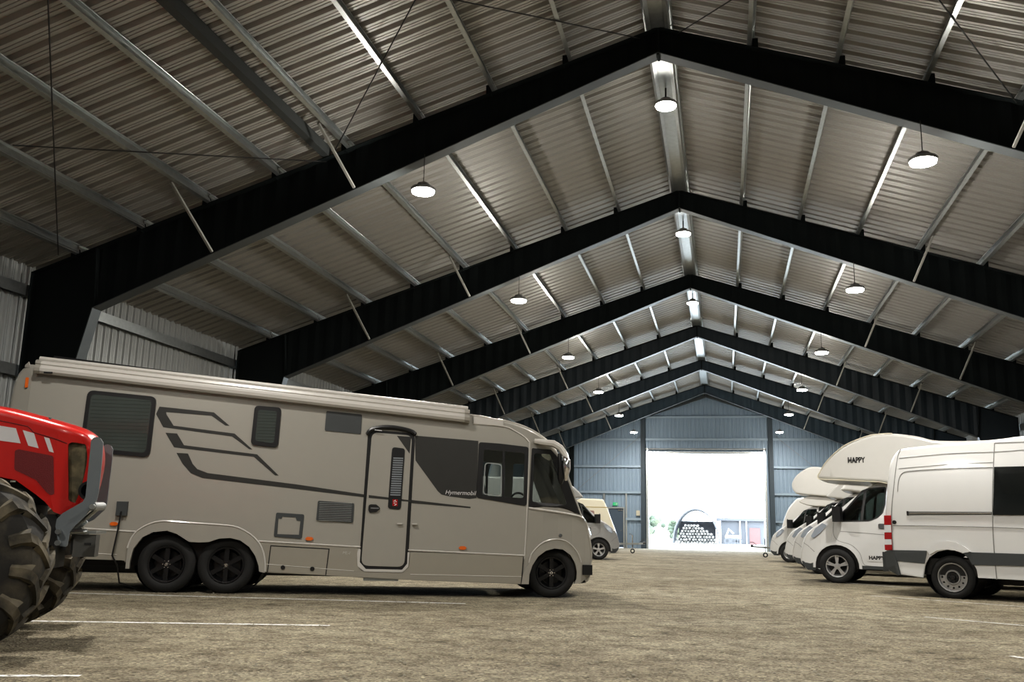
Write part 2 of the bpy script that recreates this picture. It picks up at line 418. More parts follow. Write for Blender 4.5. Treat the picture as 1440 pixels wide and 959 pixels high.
# opening frame
fr = MB()
fr.box((XD0-.16, YW-.2, 0), (XD0, YW+.1, ZDOOR+.14)); fr.box((XD1, YW-.2, 0), (XD1+.16, YW+.1, ZDOOR+.14)); fr.box((XD0, YW-.2, ZDOOR), (XD1, YW+.1, ZDOOR+.14))
do = structure(fr.build('door_1', MT['galv']))
for x in (XD0-.05, XD1+.05):
    tr = MB(); tr.box((x-.03, YW-.34, .02), (x+.03, YW-.22, ZDOOR+.35)); tr.box((x-.05, YW-.24, .02), (x+.05, YW-.2, ZDOOR)); tr.build('door_track', MT['galv'], do)
MB().tube([(XD0-.2, YW-.3, ZDOOR+.3), (XD1+.2, YW-.3, ZDOOR+.3)], .05, 10).build('torsion_tube', MT['galv_dull'], do)
# personnel door
pd = MB(); x0, x1 = XR-6.50, XR-5.40
pd.box((x0-.02, YW-.14, 0), (x0+.07, YW+.05, 2.62)); pd.box((x1-.07, YW-.14, 0), (x1+.02, YW+.05, 2.62)); pd.box((x0+.07, YW-.14, 2.53), (x1-.07, YW+.05, 2.62))
do2 = structure(pd.build('door_2', MT['galv']))
lf = MB().box((x0+.07, YW-.06, .02), (x1-.07, YW, 2.53)).build('door_leaf', MT['doorp'], do2)
hd = MB(); hd.tube([(x1-.16, YW-.06, 1.1), (x1-.16, YW-.12, 1.1), (x1-.29, YW-.12, 1.1)], .012, 6); hd.build('door_handle', MT['chrome'], lf)
MB().box((x1-.42, YW-.11, 2.40), (x1-.12, YW-.06, 2.46)).build('door_closer', MT['chrome'], lf)
ex = empty('exit_sign', (XR-5.98, YW-.22, 2.72), 'small green running-man exit sign above the dark side door of the far wall', 'sign')
MB().box((-.16, 0, 0), (.16, .04, .20)).build('sign_plate', MT['green'], ex)
mm = MB(); mm.tube([(-.05, -.006, .05), (-.02, -.006, .10), (0, -.006, .13)], .012, 6); mm.tube([(-.02, -.006, .10), (.04, -.006, .06)], .01, 6); mm.tube([(0, -.006, .165), (0, -.006, .17)], .016, 8); mm.box((.06, -.006, .03), (.12, -.002, .17)); mm.build('pictogram', MT['decal'], ex)
bx = MB().box((XR-4.62, YW-.22, 2.08), (XR-4.38, YW-.14, 2.42)).build('switch_box', MT['cream']); tag(bx, 'small pale switch box on the far wall between side door and doorway', 'box')

# portal frames
ORD = ['first', 'second', 'third', 'fourth', 'fifth', 'sixth', 'seventh']
PUR = [.27, 1.72, 3.18, 4.61, 6.05, 7.48, 8.94, 10.35, 11.8]
def frame_profile():
    top = [(-XE, 0), (-XE, rt(XE))]
    return top
def portal(k):
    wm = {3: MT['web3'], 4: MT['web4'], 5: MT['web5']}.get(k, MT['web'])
    Y = Y1+k*DY
    root = empty('portal_frame', (XR, Y, 0), f'{ORD[k]} black steel portal frame counted from the camera, spanning the hall', 'steel frame')
    mb = MB()
    # rippled web of the two rafters
    n = 96
    for s in (-1, 1):
        vs = []; fs = []
        for i in range(n+1):
            x = XK*i/n; dy = .022*sin(x*2*pi/.42); vs += [(s*x, dy, HA-SB*x), (s*x, dy, rt(x))]
        for i in range(n): fs.append((2*i, 2*i+1, 2*i+3, 2*i+2))
        mb.add(vs, fs)
        xi = XE-.34
        mb.add([(s*XK, 0, ZK), (s*XK, 0, rt(XK)), (s*XE, 0, rt(XE)), (s*XE, 0, 0), (s*xi, 0, 0)], [(0, 1, 2, 3, 4)])
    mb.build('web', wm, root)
    fw = .28; fl = MB()
    def flat(p, q, up): fl.bar(p, q, fw, .018, up=up)
    for s in (-1, 1):
        fl.add([(0, -fw/2, HA), (0, fw/2, HA), (s*XK, fw/2, ZK), (s*XK, -fw/2, ZK), (0, -fw/2, HA-.018), (0, fw/2, HA-.018), (s*XK, fw/2, ZK-.018), (s*XK, -fw/2, ZK-.018)], [(0,1,2,3),(4,5,6,7),(0,3,7,4),(1,2,6,5),(2,3,7,6)])
        xi = XE-.34
        fl.add([(s*XK, -fw/2, ZK), (s*XK, fw/2, ZK), (s*xi, fw/2, 0), (s*xi, -fw/2, 0), (s*(XK+.02), -fw/2, ZK), (s*(XK+.02), fw/2, ZK), (s*(xi+.02), fw/2, 0), (s*(xi+.02), -fw/2, 0)], [(0,1,2,3),(4,5,6,7),(0,3,7,4),(1,2,6,5)])
    fl.build('bottom_flange', MT['flange'], root)
    tf = MB()
    for s in (-1, 1):
        tf.add([(0, -fw/2, HT), (0, fw/2, HT), (s*XE, fw/2, rt(XE)), (s*XE, -fw/2, rt(XE)), (0, -fw/2, HT-.018), (0, fw/2, HT-.018), (s*XE, fw/2, rt(XE)-.018), (s*XE, -fw/2, rt(XE)-.018)], [(0,1,2,3),(4,5,6,7),(0,3,7,4),(1,2,6,5)])
        tf.box((min(s*XE, s*(XE+.018)), -fw/2, 0), (max(s*XE, s*(XE+.018)), fw/2, rt(XE)))
    tf.build('top_flange', MT['web'], root)
    ep = MB(); ep.box((-.02, -.13, HA-.05), (.02, .13, HT)); ep.build('apex_plate', MT['web'], root)
    for s in (-1, 1):
        ep = MB(); p0 = Vector((s*XK, 0, ZK)); p1 = Vector((s*(XK+.1), 0, rt(XK+.1)))
        ep.bar(p0, p1, .24, .03, up=(1, 0, 0)); ep.build('knee_plate', MT['web'], root)
        for x in PUR[3:8:2] if False else (PUR[4], PUR[6]):
            b = MB(); b.bar((s*x, -1.3, rt(x)+.03), (s*(x-.28), -.15, HA-SB*(x-.28)+.02), .045, .045, up=(1, 0, 0)); b.build('fly_brace', MT['brace'], root)
        for x in PUR[1:]:
            b = MB(); b.box((s*x-.05, -.12, rt(x)-.02), (s*x+.05, .12, rt(x)+.17)); b.build('purlin_cleat', MT['web'], root)
    return root
for k in range(6): portal(k)

# purlins, one member per bay
def purlin_mesh():
    """sigma section along Y, web leaning with the roof; origin at its top on the roof line"""
    mb = MB(); L = DY-.03; d = .235; f = .075; t = .004
    prof = [(f, -.02), (f, 0), (0, 0), (0, -.07), (.022, -.09), (.022, -d+.09), (0, -d+.07), (0, -d), (f, -d), (f, -d+.02)]
    out = prof+[(x+(t if i not in (0, 1, 8, 9) else 0)+(-t if i in (0, 1, 8, 9) else 0), z+(-t if i < 4 else (t if i > 5 else 0))) for i, (x, z) in list(enumerate(prof))[::-1]]
    vs = []; n = len(out)
    for y in (0.015, L): vs += [(x, y, z) for x, z in out]
    mb.add(vs, [(i, (i+1)%n, n+(i+1)%n, n+i) for i in range(n)])
    me = mb.build('purlin_src', MT['galv']); m2 = me.data; bpy.data.objects.remove(me); return m2
pm = purlin_mesh(); pm.name = 'purlin'
NUM = ['beside the ridge', 'second from the ridge', 'third from the ridge', 'fourth from the ridge', 'fifth from the ridge', 'sixth from the ridge', 'seventh from the ridge', 'eighth from the ridge', 'lowest by the eave']
def inview(p, mx=60):
    v = Vector(p)-ORG; z = v.dot(FWD)
    if z < .5: return False
    x = 720+FPX*v.dot(RIGHT)/z; y = 479.5-FPX*v.dot(UP)/z
    return -mx < x < 1440+mx and -mx < y < 959+mx
for k in range(-1, 6):
    for s in (-1, 1):
        for j, x in enumerate(PUR):
            y0 = Y1+k*DY; L = DY if k < 5 else YW-y0-.2
            P = [(XR+s*x, y0+L*t, rt(x)) for t in [i/12 for i in range(13)]]
            if not any(inview(p, 10) for p in P): continue
            o = bpy.data.objects.new('purlin', pm); C.objects.link(o)
            o.location = (XR+s*x, y0, rt(x)+.245); o.rotation_euler.y = s*math.atan(ST); o.scale = (-s, L/DY, 1)
            where = 'before the first black frame' if k < 0 else (f'between the {ORD[k]} and {ORD[k+1]} black frames' if k < 5 else 'beyond the last black frame')
            tag(o, f"galvanised roof purlin, {'left' if s < 0 else 'right'} slope {where}, {NUM[j]}", 'purlin', 'roof purlins')
o = MB().bar((XR-6.42, Y1-DY+.2, rt(6.42)+.12), (XR-6.42, Y1-.05, rt(6.42)+.12), .16, .2).build('brace_tube', MT['darktube']); tag(o, 'dark steel tube alongside a purlin on the left slope before the first frame', 'beam')
# ridge capping strip
for k in range(-1, 6):
    y0 = Y1+k*DY+.16; y1 = Y1+(k+1)*DY-.16 if k < 5 else YW-.3
    m_ = MB(); m_.box((XR-.17, y0, HT-.03), (XR+.17, y1, HT)); m_.box((XR-.17, y0, HT), (XR-.15, y1, HT+.06)); m_.box((XR+.15, y0, HT), (XR+.17, y1, HT+.06))
    o = m_.build('ridge_trough', MT['galv']); tag(o, 'flat galvanised trough under the ridge '+('before the first black frame' if k < 0 else (f'between the {ORD[k]} and {ORD[k+1]} frames' if k < 5 else 'beyond the last frame')), 'trough', 'ridge troughs')
# bracing rods in the roof of the first bay
def rod(a, b, label):
    P = []
    for (x, y) in (a, b): P.append((XR+x, y, rt(abs(x))-.02))
    o = MB().tube(P, .012, 6).build('brace_rod', MT['rod']); tag(o, label, 'bracing rod')
rod((-9.96, 11.93), (-6.4, 16.1), 'thin dark bracing rod across the near left roof slope, lower one running level')
rod((-7.2, 9.1), (-11.9, 15.6), 'thin dark bracing rod hanging almost upright across the near left roof')
rod((-6.2, 15.8), (-2.9, 11.7), 'thin dark bracing rod crossing the near left roof above the frame')
rod((-.3, 16.05), (-3.6, 12.0), 'thin dark bracing rod just left of the ridge')
rod((.35, 15.95), (2.9, 12.0), 'thin dark bracing rod just right of the ridge')
rod((3.4, 12.2), (5.9, 15.95), 'thin dark bracing rod on the near right roof slope')

# lamps
def light(x, y, z, e, up=.5):
    ld = bpy.data.lights.new('lamp_beam', 'AREA'); ld.shape = 'DISK'; ld.size = .42; ld.energy = e; ld.color = (1, .965, .90)
    lo = bpy.data.objects.new('lamp_beam', ld); C.objects.link(lo); lo.location = (x, y, z)
    if up:
        ld = bpy.data.lights.new('lamp_light', 'POINT'); ld.energy = e*up; ld.color = (1, .96, .88); ld.shadow_soft_size = .16
        lo = bpy.data.objects.new('lamp_light', ld); C.objects.link(lo); lo.location = (x, y, z-.16)
def lamp(x, y, z, ztop, label, group, energy, ridge=False):
    root = empty('pendant_lamp', (x, y, z), label, 'lamp', group=group)
    h = MB(); h.lathe([(.0, .20), (.01, .225), (.05, .235), (.075, .21), (.09, .12), (.15, .11), (.16, .04), (.19, .03), (.19, .001)], 28, Matrix.Rotation(pi/2, 4, 'X')); h.build('housing', MT['lamp_body'], root, True)
    l = MB(); l.lathe([(.005, .215), (-.03, .205), (-.045, .12), (-.05, .001)], 28, Matrix.Rotation(pi/2, 4, 'X')); l.build('lens', MT['lens'], root, True)
    c = MB(); c.tube([(0, 0, .18), (0, 0, ztop-z)], .008 if not ridge else .02, 6); c.build('cord', MT['rod'], root)
    if energy:
        light(x, y, z-.06, energy)
E1 = 330
for k in range(6):
    for s in (-1, 1):
        x = XR+s*4.352; y = 15.776+k*DY
        lamp(x, y, 7.0755, HA-SB*4.352, f"round LED pendant lamp, {'left' if s < 0 else 'right'} row, {ORD[k]} from the camera", 'hall lamps', E1 if k else E1*1.25)
for k in range(3):
    y = (18.29, 26.9, 35.5)[k]
    lamp(XR, y, 9.62, HT-.03, f'small dome lamp under the ridge behind the {ORD[k]} black frame', 'ridge lamps', 0, True)
for y in (7.2, -1.2):      # the hall goes on behind the camera with the same lamps
    for s in (-1, 1): light(XR+s*4.352, y, 7.0, E1*1.25, .05)

# floor -----------------------------------------------------------------
def gravel():
    m = bpy.data.materials.new('gravel'); m.use_nodes = True; nt = m.node_tree; b = nt.nodes['Principled BSDF']; L = nt.links.new
    tc = nt.nodes.new('ShaderNodeTexCoord')
    def noise(sc, det=6, rough=.6, dist=0):
        n = nt.nodes.new('ShaderNodeTexNoise'); n.inputs['Scale'].default_value = sc; n.inputs['Detail'].default_value = det; n.inputs['Roughness'].default_value = rough; n.inputs['Distortion'].default_value = dist; L(tc.outputs['Object'], n.inputs['Vector']); return n
    def ramp(src, stops):
        r = nt.nodes.new('ShaderNodeValToRGB'); e = r.color_ramp.elements
        while len(e) < len(stops): e.new(.5)
        for i, (p, c) in enumerate(stops): e[i].position = p; e[i].color = c+(1,)
        L(src, r.inputs[0]); return r
    def mix(f, a, b_, t='MIX'):
        x = nt.nodes.new('ShaderNodeMix'); x.data_type = 'RGBA'; x.blend_type = t
        if isinstance(f, float): x.inputs[0].default_value = f
        else: L(f, x.inputs[0])
        L(a, x.inputs[6]); L(b_, x.inputs[7]); return x
    big = noise(.45, 5); mid = noise(3.2, 8, .7); fine = noise(38, 4, .7)
    base = ramp(big.outputs['Fac'], [(.35, (.26, .225, .165)), (.65, (.385, .345, .265))])
    midr = ramp(mid.outputs['Fac'], [(.30, (.30, .29, .28)), (.41, (.72, .70, .68)), (.52, (1, 1, 1)), (.70, (1.3, 1.3, 1.25))])
    c1 = mix(1.0, base.outputs[0], midr.outputs[0], 'MULTIPLY')
    vo = nt.nodes.new('ShaderNodeTexVoronoi'); vo.inputs['Scale'].default_value = 55; L(tc.outputs['Object'], vo.inputs['Vector'])
    st = ramp(vo.outputs['Color'], [(.0, (.25, .24, .22)), (.4, (.8, .8, .78)), (.85, (1.25, 1.25, 1.2)), (1, (2.3, 2.25, 2.1))])
    c2 = mix(.9, c1.outputs[2], st.outputs[0], 'MULTIPLY')
    L(c2.outputs[2], b.inputs['Base Color']); b.inputs['Roughness'].default_value = .95; b.inputs['Specular IOR Level'].default_value = .25
    ad = nt.nodes.new('ShaderNodeMath'); ad.operation = 'ADD'
    m1 = nt.nodes.new('ShaderNodeMath'); m1.operation = 'MULTIPLY'; m1.inputs[1].default_value = 3.0; L(mid.outputs['Fac'], m1.inputs[0])
    L(m1.outputs[0], ad.inputs[0]); L(vo.outputs['Distance'], ad.inputs[1])
    a2 = nt.nodes.new('ShaderNodeMath'); a2.operation = 'ADD'; L(ad.outputs[0], a2.inputs[0]); L(fine.outputs['Fac'], a2.inputs[1])
    bp = nt.nodes.new('ShaderNodeBump'); bp.inputs['Strength'].default_value = .9; bp.inputs['Distance'].default_value = .028; L(a2.outputs[0], bp.inputs['Height']); L(bp.outputs[0], b.inputs['Normal'])
    return m
MT['gravel'] = gravel()
m_ = MB(); m_.add([(XR-13.1, YB, 0), (XR+13.1, YB, 0), (XR+13.1, YW+.1, 0), (XR-13.1, YW+.1, 0)], [(0, 1, 2, 3)])
structure(m_.build('floor', MT['gravel']))
# loose stones standing proud of the gravel close to the camera
st = MB(); rs = random.Random(9)
for i in range(1500):
    y = 3.8+13*rs.random()**1.5; x = (-.42+.86*rs.random())*y*1.15-.2*y*.5; r = .006+.011*rs.random()**2
    c = Vector((x, y, r*.3)); vs = [c+Vector((r*(1+.4*rs.random())*cos(t), r*(1+.4*rs.random())*sin(t), 0)) for t in (0, 1.3, 2.5, 3.8, 5.1)]+[c+Vector((0, 0, r*.8))]
    st.add(vs, [(0, 1, 5), (1, 2, 5), (2, 3, 5), (3, 4, 5), (4, 0, 5)])
o = st.build('loose_stones', mat('stone', (.24, .22, .17), .9, var=.6, scale=8)); tag(o, 'loose small stones scattered over the gravel floor', 'stones', kind='stuff')
# painted lines
def chalk():
    m = mat('chalk_line', (.68, .67, .64), .9); nt = m.node_tree; b = nt.nodes['Principled BSDF']
    tc = nt.nodes.new('ShaderNodeTexCoord'); nz = nt.nodes.new('ShaderNodeTexNoise'); nz.inputs['Scale'].default_value = 14; nz.inputs['Detail'].default_value = 9; nz.inputs['Roughness'].default_value = .75
    nt.links.new(tc.outputs['Object'], nz.inputs[0]); cr = nt.nodes.new('ShaderNodeValToRGB'); cr.color_ramp.elements[0].position = .36; cr.color_ramp.elements[1].position = .50
    nt.links.new(nz.outputs['Fac'], cr.inputs[0]); nt.links.new(cr.outputs[0], b.inputs['Alpha']); return m
MT['chalk'] = chalk()
def pline(a, b, w, label, ext=(0, 0)):
    A_ = ground(*a); B_ = ground(*b); d = (B_-A_).normalized(); n = Vector((-d.y, d.x, 0)); A_ = A_-d*ext[0]; B_ = B_+d*ext[1]; mb = MB(); vs = []; N = 40
    for i in range(N+1):
        p = A_.lerp(B_, i/N); j = .012*rs.random(); vs += [p+n*(w/2+j)+Vector((0, 0, .004)), p-n*(w/2+j)+Vector((0, 0, .004))]
    mb.add(vs, [(2*i, 2*i+1, 2*i+3, 2*i+2) for i in range(N)]); o = mb.build('parking_line', MT['chalk']); tag(o, label, 'floor line')
pline((130, 875), (464, 880), .075, 'white parking line on gravel in front of the big camper', (1.2, 0))
pline((111, 834.5), (610, 848), .085, 'long white parking line beside the wheels of the big camper', (.8, .4))
pline((0, 951), (113, 951), .06, 'short white line at the bottom left corner below the tractor tyre', (.7, 0))
pline((1300, 868), (1440, 880), .06, 'white parking line on gravel in front of the white van', (0, 2))
pline((1422, 923), (1440, 926), .06, 'white line end at the right picture edge, nearest the camera', (0, 1.5))
pline((1225, 838), (1420, 852), .05, 'faint white parking line under the white van', (0, .5))
pline((1170, 818), (1230, 823), .05, 'faint white parking line under the first alcove motorhome', (0, 1))

# outside -----------------------------------------------------------------
m_ = MB(); m_.add([(-150, YW+.1, -.03), (150, YW+.1, -.03), (150, 300, -.03), (-150, 300, -.03)], [(0, 1, 2, 3)])
structure(m_.build('ground', MT['outg']))
sh = empty('polytunnel', (-3.2, 112, 0), 'arched open shed frame outdoors behind a log pile, seen through the doorway', 'shed')
for y in (0, 3, 6):
    a = MB(); a.tube([(2.6*cos(t), y, 3.9*sin(t)) for t in [pi*i/18 for i in range(19)]], .09, 8); a.build('hoop', MT['outw'], sh)
a = MB(); vs = []; fs = []
for i in range(19):
    t = pi*i/18; vs += [(2.55*cos(t), .4, 3.85*sin(t)), (2.55*cos(t), 6, 3.85*sin(t))]
for i in range(18): fs.append((2*i, 2*i+1, 2*i+3, 2*i+2))
a.add(vs, fs).build('cover', mat('tunnel_cover', (.09, .095, .10), .6), sh)
a = MB(); a.box((-2.2, 5.9, 2.0), (2.2, 6, 2.08)); a.box((-.05, 5.9, 0), (.05, 6, 3.8)); a.box((-2.2, 6.05, 0), (2.2, 6.1, 2.6)); a.build('end_frame', MT['outw'], sh)
rl = random.Random(3)
lg = MB().tube([(0, -1, 0), (0, 1, 0)], .135, 8).build('log', MT['log']); first = True
for row in range(7):
    for i in range(14-row*(1 if row < 3 else 2)+(3 if row >= 3 else 0)-0):
        o = lg if first else lg.copy()
        if not first: C.objects.link(o)
        first = False
        x = -5.2+row*.165+i*.33
        o.location = (x, 108+rl.uniform(-.25, .25), .16+row*.30); o.rotation_euler = (rl.uniform(-.05, .05), rl.uniform(0, 3), rl.uniform(-.02, .02))
        tag(o, 'cut log in the sunlit heap outside the doorway', 'log', 'logs in the outdoor heap')
bd = empty('outbuilding', (2.0, 116, 0), 'low dark outdoor shed with a reddish wall seen through the doorway at right', 'shed')
a = MB(); a.box((-2.4, 0, 0), (2.6, 3, 2.7)); a.build('wall', MT['outw'], bd)
a = MB(); a.box((-2.9, -.4, 2.7), (2.9, 3.2, 3.0)); a.build('roof', MT['outw'], bd)
a = MB(); a.box((.9, -.08, 0), (2.1, 0, 1.9)); a.build('red_panel', MT['outr'], bd)
a = MB(); a.box((-.25, -.3, 0), (-.1, -.15, 2.7)); a.box((.5, -.3, 0), (.6, -.15, 2.7)); a.build('post', MT['decal'], bd)
MACHINE = empty('implement', (.9, 112, 0), 'pale farm implement standing in front of the outdoor shed', 'machine')
a = MB(); a.box((-.8, 0, .7), (.8, .8, 1.0)); a.tube([(-.7, .1, .9), (-.4, .1, 1.7), (.1, .1, 1.2)], .1, 6); a.build('body', MT['decal'], MACHINE)
for x in (-.6, .1, .7):
    a = MB(); a.lathe([(-.08, .2), (-.08, .36), (.08, .36), (.08, .2)], 14, Matrix.Translation((x, .1, .37)), True); a.build('wheel', MT['outw'], MACHINE)
for i, (x, y, h_) in enumerate(((-13, 150, 5), (-7.5, 155, 3.5), (12, 150, 6))):
    t = empty('far_tree', (x, y, 0), ['pale leafy tree outdoors far left of the shed', 'lower pale tree outdoors behind the polytunnel', 'tall pale tree outdoors right of the shed'][i], 'tree')
    a = MB(); a.tube([(0, 0, 0), (0, 0, h_*.5)], .25, 8); a.build('trunk', MT['log'], t)
    a = MB()
    for j in range(60):
        c = Vector((rl.gauss(0, h_*.25), rl.gauss(0, h_*.25), h_*.6+rl.gauss(0, h_*.18))); r = h_*.13
        a.lathe([(-r, .01), (-r*.6, r*.8), (r*.3, r), (r, .01)], 7, Matrix.Translation(c))
    a.build('crown', MT['leaf'], t)

# ================================================================== BIG CAMPER (left)
H = Veh(ground(228.5, 834), 20, 1.14, -1, 'motorhome', 'large champagne-grey integrated motorhome with twin rear axle parked on the left', 'motorhome')
q = H.q; HR = H.root; HW = 1.14
def Wh(u, z=0):
    w = HW
    if u > 4.85: w -= .30*((u-4.85)/.95)**2.2
    if u < -2.0: w -= .12*((-2.0-u)/.35)**2 if u > -2.4 else .12
    return w
def hv(off=0.0, s=-1): return lambda u, z: s*(Wh(u, z)+off)
up_ = [q(13, 640), q(8, 590), q(12, 560), q(17, 540), q(26, 522), q(38, 514), q(54, 512.5), q(250, 534.5), q(450, 557.5), q(658, 581), q(*ZG(200, 44)), q(*ZG(290, 56)), q(*ZG(370, 74)), q(*ZG(450, 100)), q(*ZG(540, 140)), q(*ZG(620, 190)), q(*ZG(690, 246))]
base_top = q(*ZG(690, 246))
front = [q(*ZG(735, 300)), q(*ZG(800, 410)), q(*ZG(860, 540)), q(*ZG(915, 690)), q(*ZG(960, 800)), q(*ZG(985, 862)), q(*ZG(1035, 930)), q(*ZWf(1085, 80)), q(*ZWf(1110, 170)), q(*ZWf(1128, 280)), q(*ZWf(1128, 380)), q(*ZWf(1112, 470)), q(*ZWf(1105, 560)), q(*ZWf(1080, 620)), q(*ZWf(1040, 648))]
tail = [q(16, 786), q(13, 740), q(12, 690)]
path = smoothpath(tail+up_+front, 3)
IW0 = 3*(len(tail)+len(up_)-1)       # index where the windscreen starts
IW1 = IW0+3*6
def skipf(i, j, m_): return IW0 <= i < IW1 and 7 <= j < m_-8
sk = MB(); V_, SK = strip(sk, path, lambda u, z: Wh(u, z), .05, 20, skipf, .05)
sk.build('body_shell', MT['champ'], HR, True)
gl = MB(); gl.add(V_, SK).build('windscreen', MT['glass'], HR, True)
# side walls
wa_out = [q(*ZWr(0, 290)), q(*ZWr(40, 190)), q(*ZWr(110, 110)), q(*ZWr(230, 45)), q(*ZWr(330, 22)), q(*ZWr(420, 20)), q(*ZWr(700, 40)), q(*ZWr(1000, 62)), q(*ZWr(1120, 85)), q(*ZWr(1240, 150)), q(*ZWr(1330, 240)), q(*ZWr(1375, 340)), q(*ZWr(1392, 450)), q(*ZWr(1390, 532))]
wa_in = [q(*ZWr(25, 430)), q(*ZWr(60, 300)), q(*ZWr(150, 185)), q(*ZWr(260, 130)), q(*ZWr(400, 118)), q(*ZWr(500, 150)), q(*ZWr(620, 228)), q(*ZWr(720, 236)), q(*ZWr(820, 232)), q(*ZWr(920, 198)), q(*ZWr(1040, 190)), q(*ZWr(1140, 215)), q(*ZWr(1230, 280)), q(*ZWr(1290, 370)), q(*ZWr(1325, 470)), q(*ZWr(1330, 530))]
fa_in = [q(*ZWf(345, 650)), q(*ZWf(352, 540)), q(*ZWf(385, 440)), q(*ZWf(450, 340)), q(*ZWf(540, 275)), q(*ZWf(640, 250)), q(*ZWf(740, 262)), q(*ZWf(830, 325)), q(*ZWf(890, 420)), q(*ZWf(912, 520)), q(*ZWf(905, 600)), q(*ZWf(875, 656))]
fa_out = [q(*ZWf(262, 650)), q(*ZWf(280, 540)), q(*ZWf(345, 410)), q(*ZWf(375, 310)), q(*ZWf(470, 205)), q(*ZWf(560, 160)), q(*ZWf(660, 145)), q(*ZWf(770, 165)), q(*ZWf(860, 230)), q(*ZWf(930, 320)), q(*ZWf(965, 410)), q(*ZWf(965, 520)), q(*ZWf(950, 650))]
inn = inset(path, .05)
bl = q(16, 786)
wa_f = [p for p in wa_in]
low = [q(*ZWr(20, 470))]
# bottom edge from the nose back to the tail
bottom = [q(*ZWf(960, 655))]+fa_in[::-1]+[q(*ZWf(262, 652)), (q(*ZD(1040, 650))), q(*ZD(472, 620)), q(376, 805.5)]+[q(*ZWr(1395, 535))]+wa_in[::-1]+[q(*ZWr(18, 450)), q(175, 789)]
cabw = rpoly([q(*ZG(122, 312)), q(*ZG(468, 342)), q(*ZG(458, 722)), q(*ZG(106, 700))], .04)
frw = rpoly([q(*ZG(548, 343)), q(*ZG(683, 352)), q(*ZG(835, 778)), q(*ZG(530, 752))], .03)
outl = inn[2:]+bottom
for s in (-1, 1):
    mb = MB(); panel(mb, outl, [cabw, frw], hv(0, s), .03, .22, s); mb.build('side_wall', MT['champ'], HR, False)
# black window bands round the cab windows
bandc = rpoly([q(*ZG(80, 250)), q(*ZG(250, 262)), q(*ZG(500, 292)), q(*ZG(482, 790)), q(*ZG(60, 718))], .04)
bandf = rpoly([q(*ZG(527, 300)), q(*ZG(690, 312)), q(*ZG(775, 400)), q(*ZG(960, 862)), q(*ZG(930, 850)), q(*ZG(500, 800))], .02)
for s in (-1, 1):
    mb = MB(); panel(mb, bandc, [cabw], hv(.012, s), .015, .2, s); o = mb.build('cab_window_frame', MT['black'], HR)
    mb = MB(); panel(mb, cabw, [], hv(-.008, s), .004, 0, s); mb.build('pane', MT['glass'], o)
    mb = MB(); panel(mb, bandf, [frw], hv(.008, s), .011, .1, s); o2 = mb.build('quarter_window_frame', MT['black'], HR)
    mb = MB(); panel(mb, frw, [], hv(-.006, s), .004, .1, s); mb.build('pane', MT['glass'], o2)
    mb = MB(); a, b = q(*ZG(292, 322)), q(*ZG(284, 715)); panel(mb, ribbon([a, b], .035), [], hv(.006, s), .02, 0, s); mb.build('mullion', MT['black'], o)
def hpan(name, outline, mt, off=.004, th=.004, holes=(), parent=None, g=0, s=-1):
    mb = MB(); panel(mb, outline, holes, hv(off, s), th, g, s); return mb.build(name, mt, parent or HR)
slid = rpoly([q(*ZG(130, 420)), q(*ZG(275, 435)), q(*ZG(272, 710)), q(*ZG(112, 690))], .05)
slin = rpoly([q(*ZG(138, 428)), q(*ZG(268, 443)), q(*ZG(264, 702)), q(*ZG(121, 683))], .045)
hpan('sliding_sash', slid, MT['galv'], .008, .01, [slin])
# charcoal field ahead of the door
hpan('dark_side_field', [q(*ZC(1072, 348)), q(*ZC(1438, 378)), q(*ZG(76, 240)), q(*ZG(60, 722)), q(*ZC(1438, 775)), q(*ZC(1300, 757)), q(*ZC(1250, 745)), q(*ZC(1225, 722)), q(*ZC(1075, 515))], MT['charc'], .003, .003)
# decal stripes
hpan('decal_stripe', [q(*ZA(752, 350)), q(*ZA(768, 314)), q(*ZA(1030, 342)), q(*ZA(1105, 406)), q(*ZA(1085, 405)), q(*ZA(1018, 358)), q(*ZA(800, 340)), q(*ZA(802, 352)), q(*ZA(836, 406)), q(*ZA(1130, 444)), q(*ZA(1216, 521)), q(*ZA(1200, 519)), q(*ZA(1118, 458)), q(*ZA(786, 413))], MT['charc'])
hpan('decal_stripe', [q(*ZA(797, 440)), q(*ZA(853, 444)), q(*ZA(886, 500)), q(*ZA(1238, 544)), q(*ZA(1342, 646)), q(*ZA(1325, 645)), q(*ZA(1222, 556)), q(*ZA(838, 510))], MT['charc'])
hpan('decal_stripe', [q(*ZA(850, 537)), q(*ZA(905, 540)), q(*ZA(928, 590)), q(*ZA(950, 615)), q(*ZA(1000, 634)), q(*ZA(1438, 690)), q(*ZC(735, 745)), q(*ZE(165, 488)), q(*ZE(165, 494)), q(*ZC(1040, 802)), q(*ZC(735, 764)), q(*ZA(1438, 712)), q(*ZA(975, 658)), q(*ZA(920, 635)), q(*ZA(880, 590))], MT['charc'])
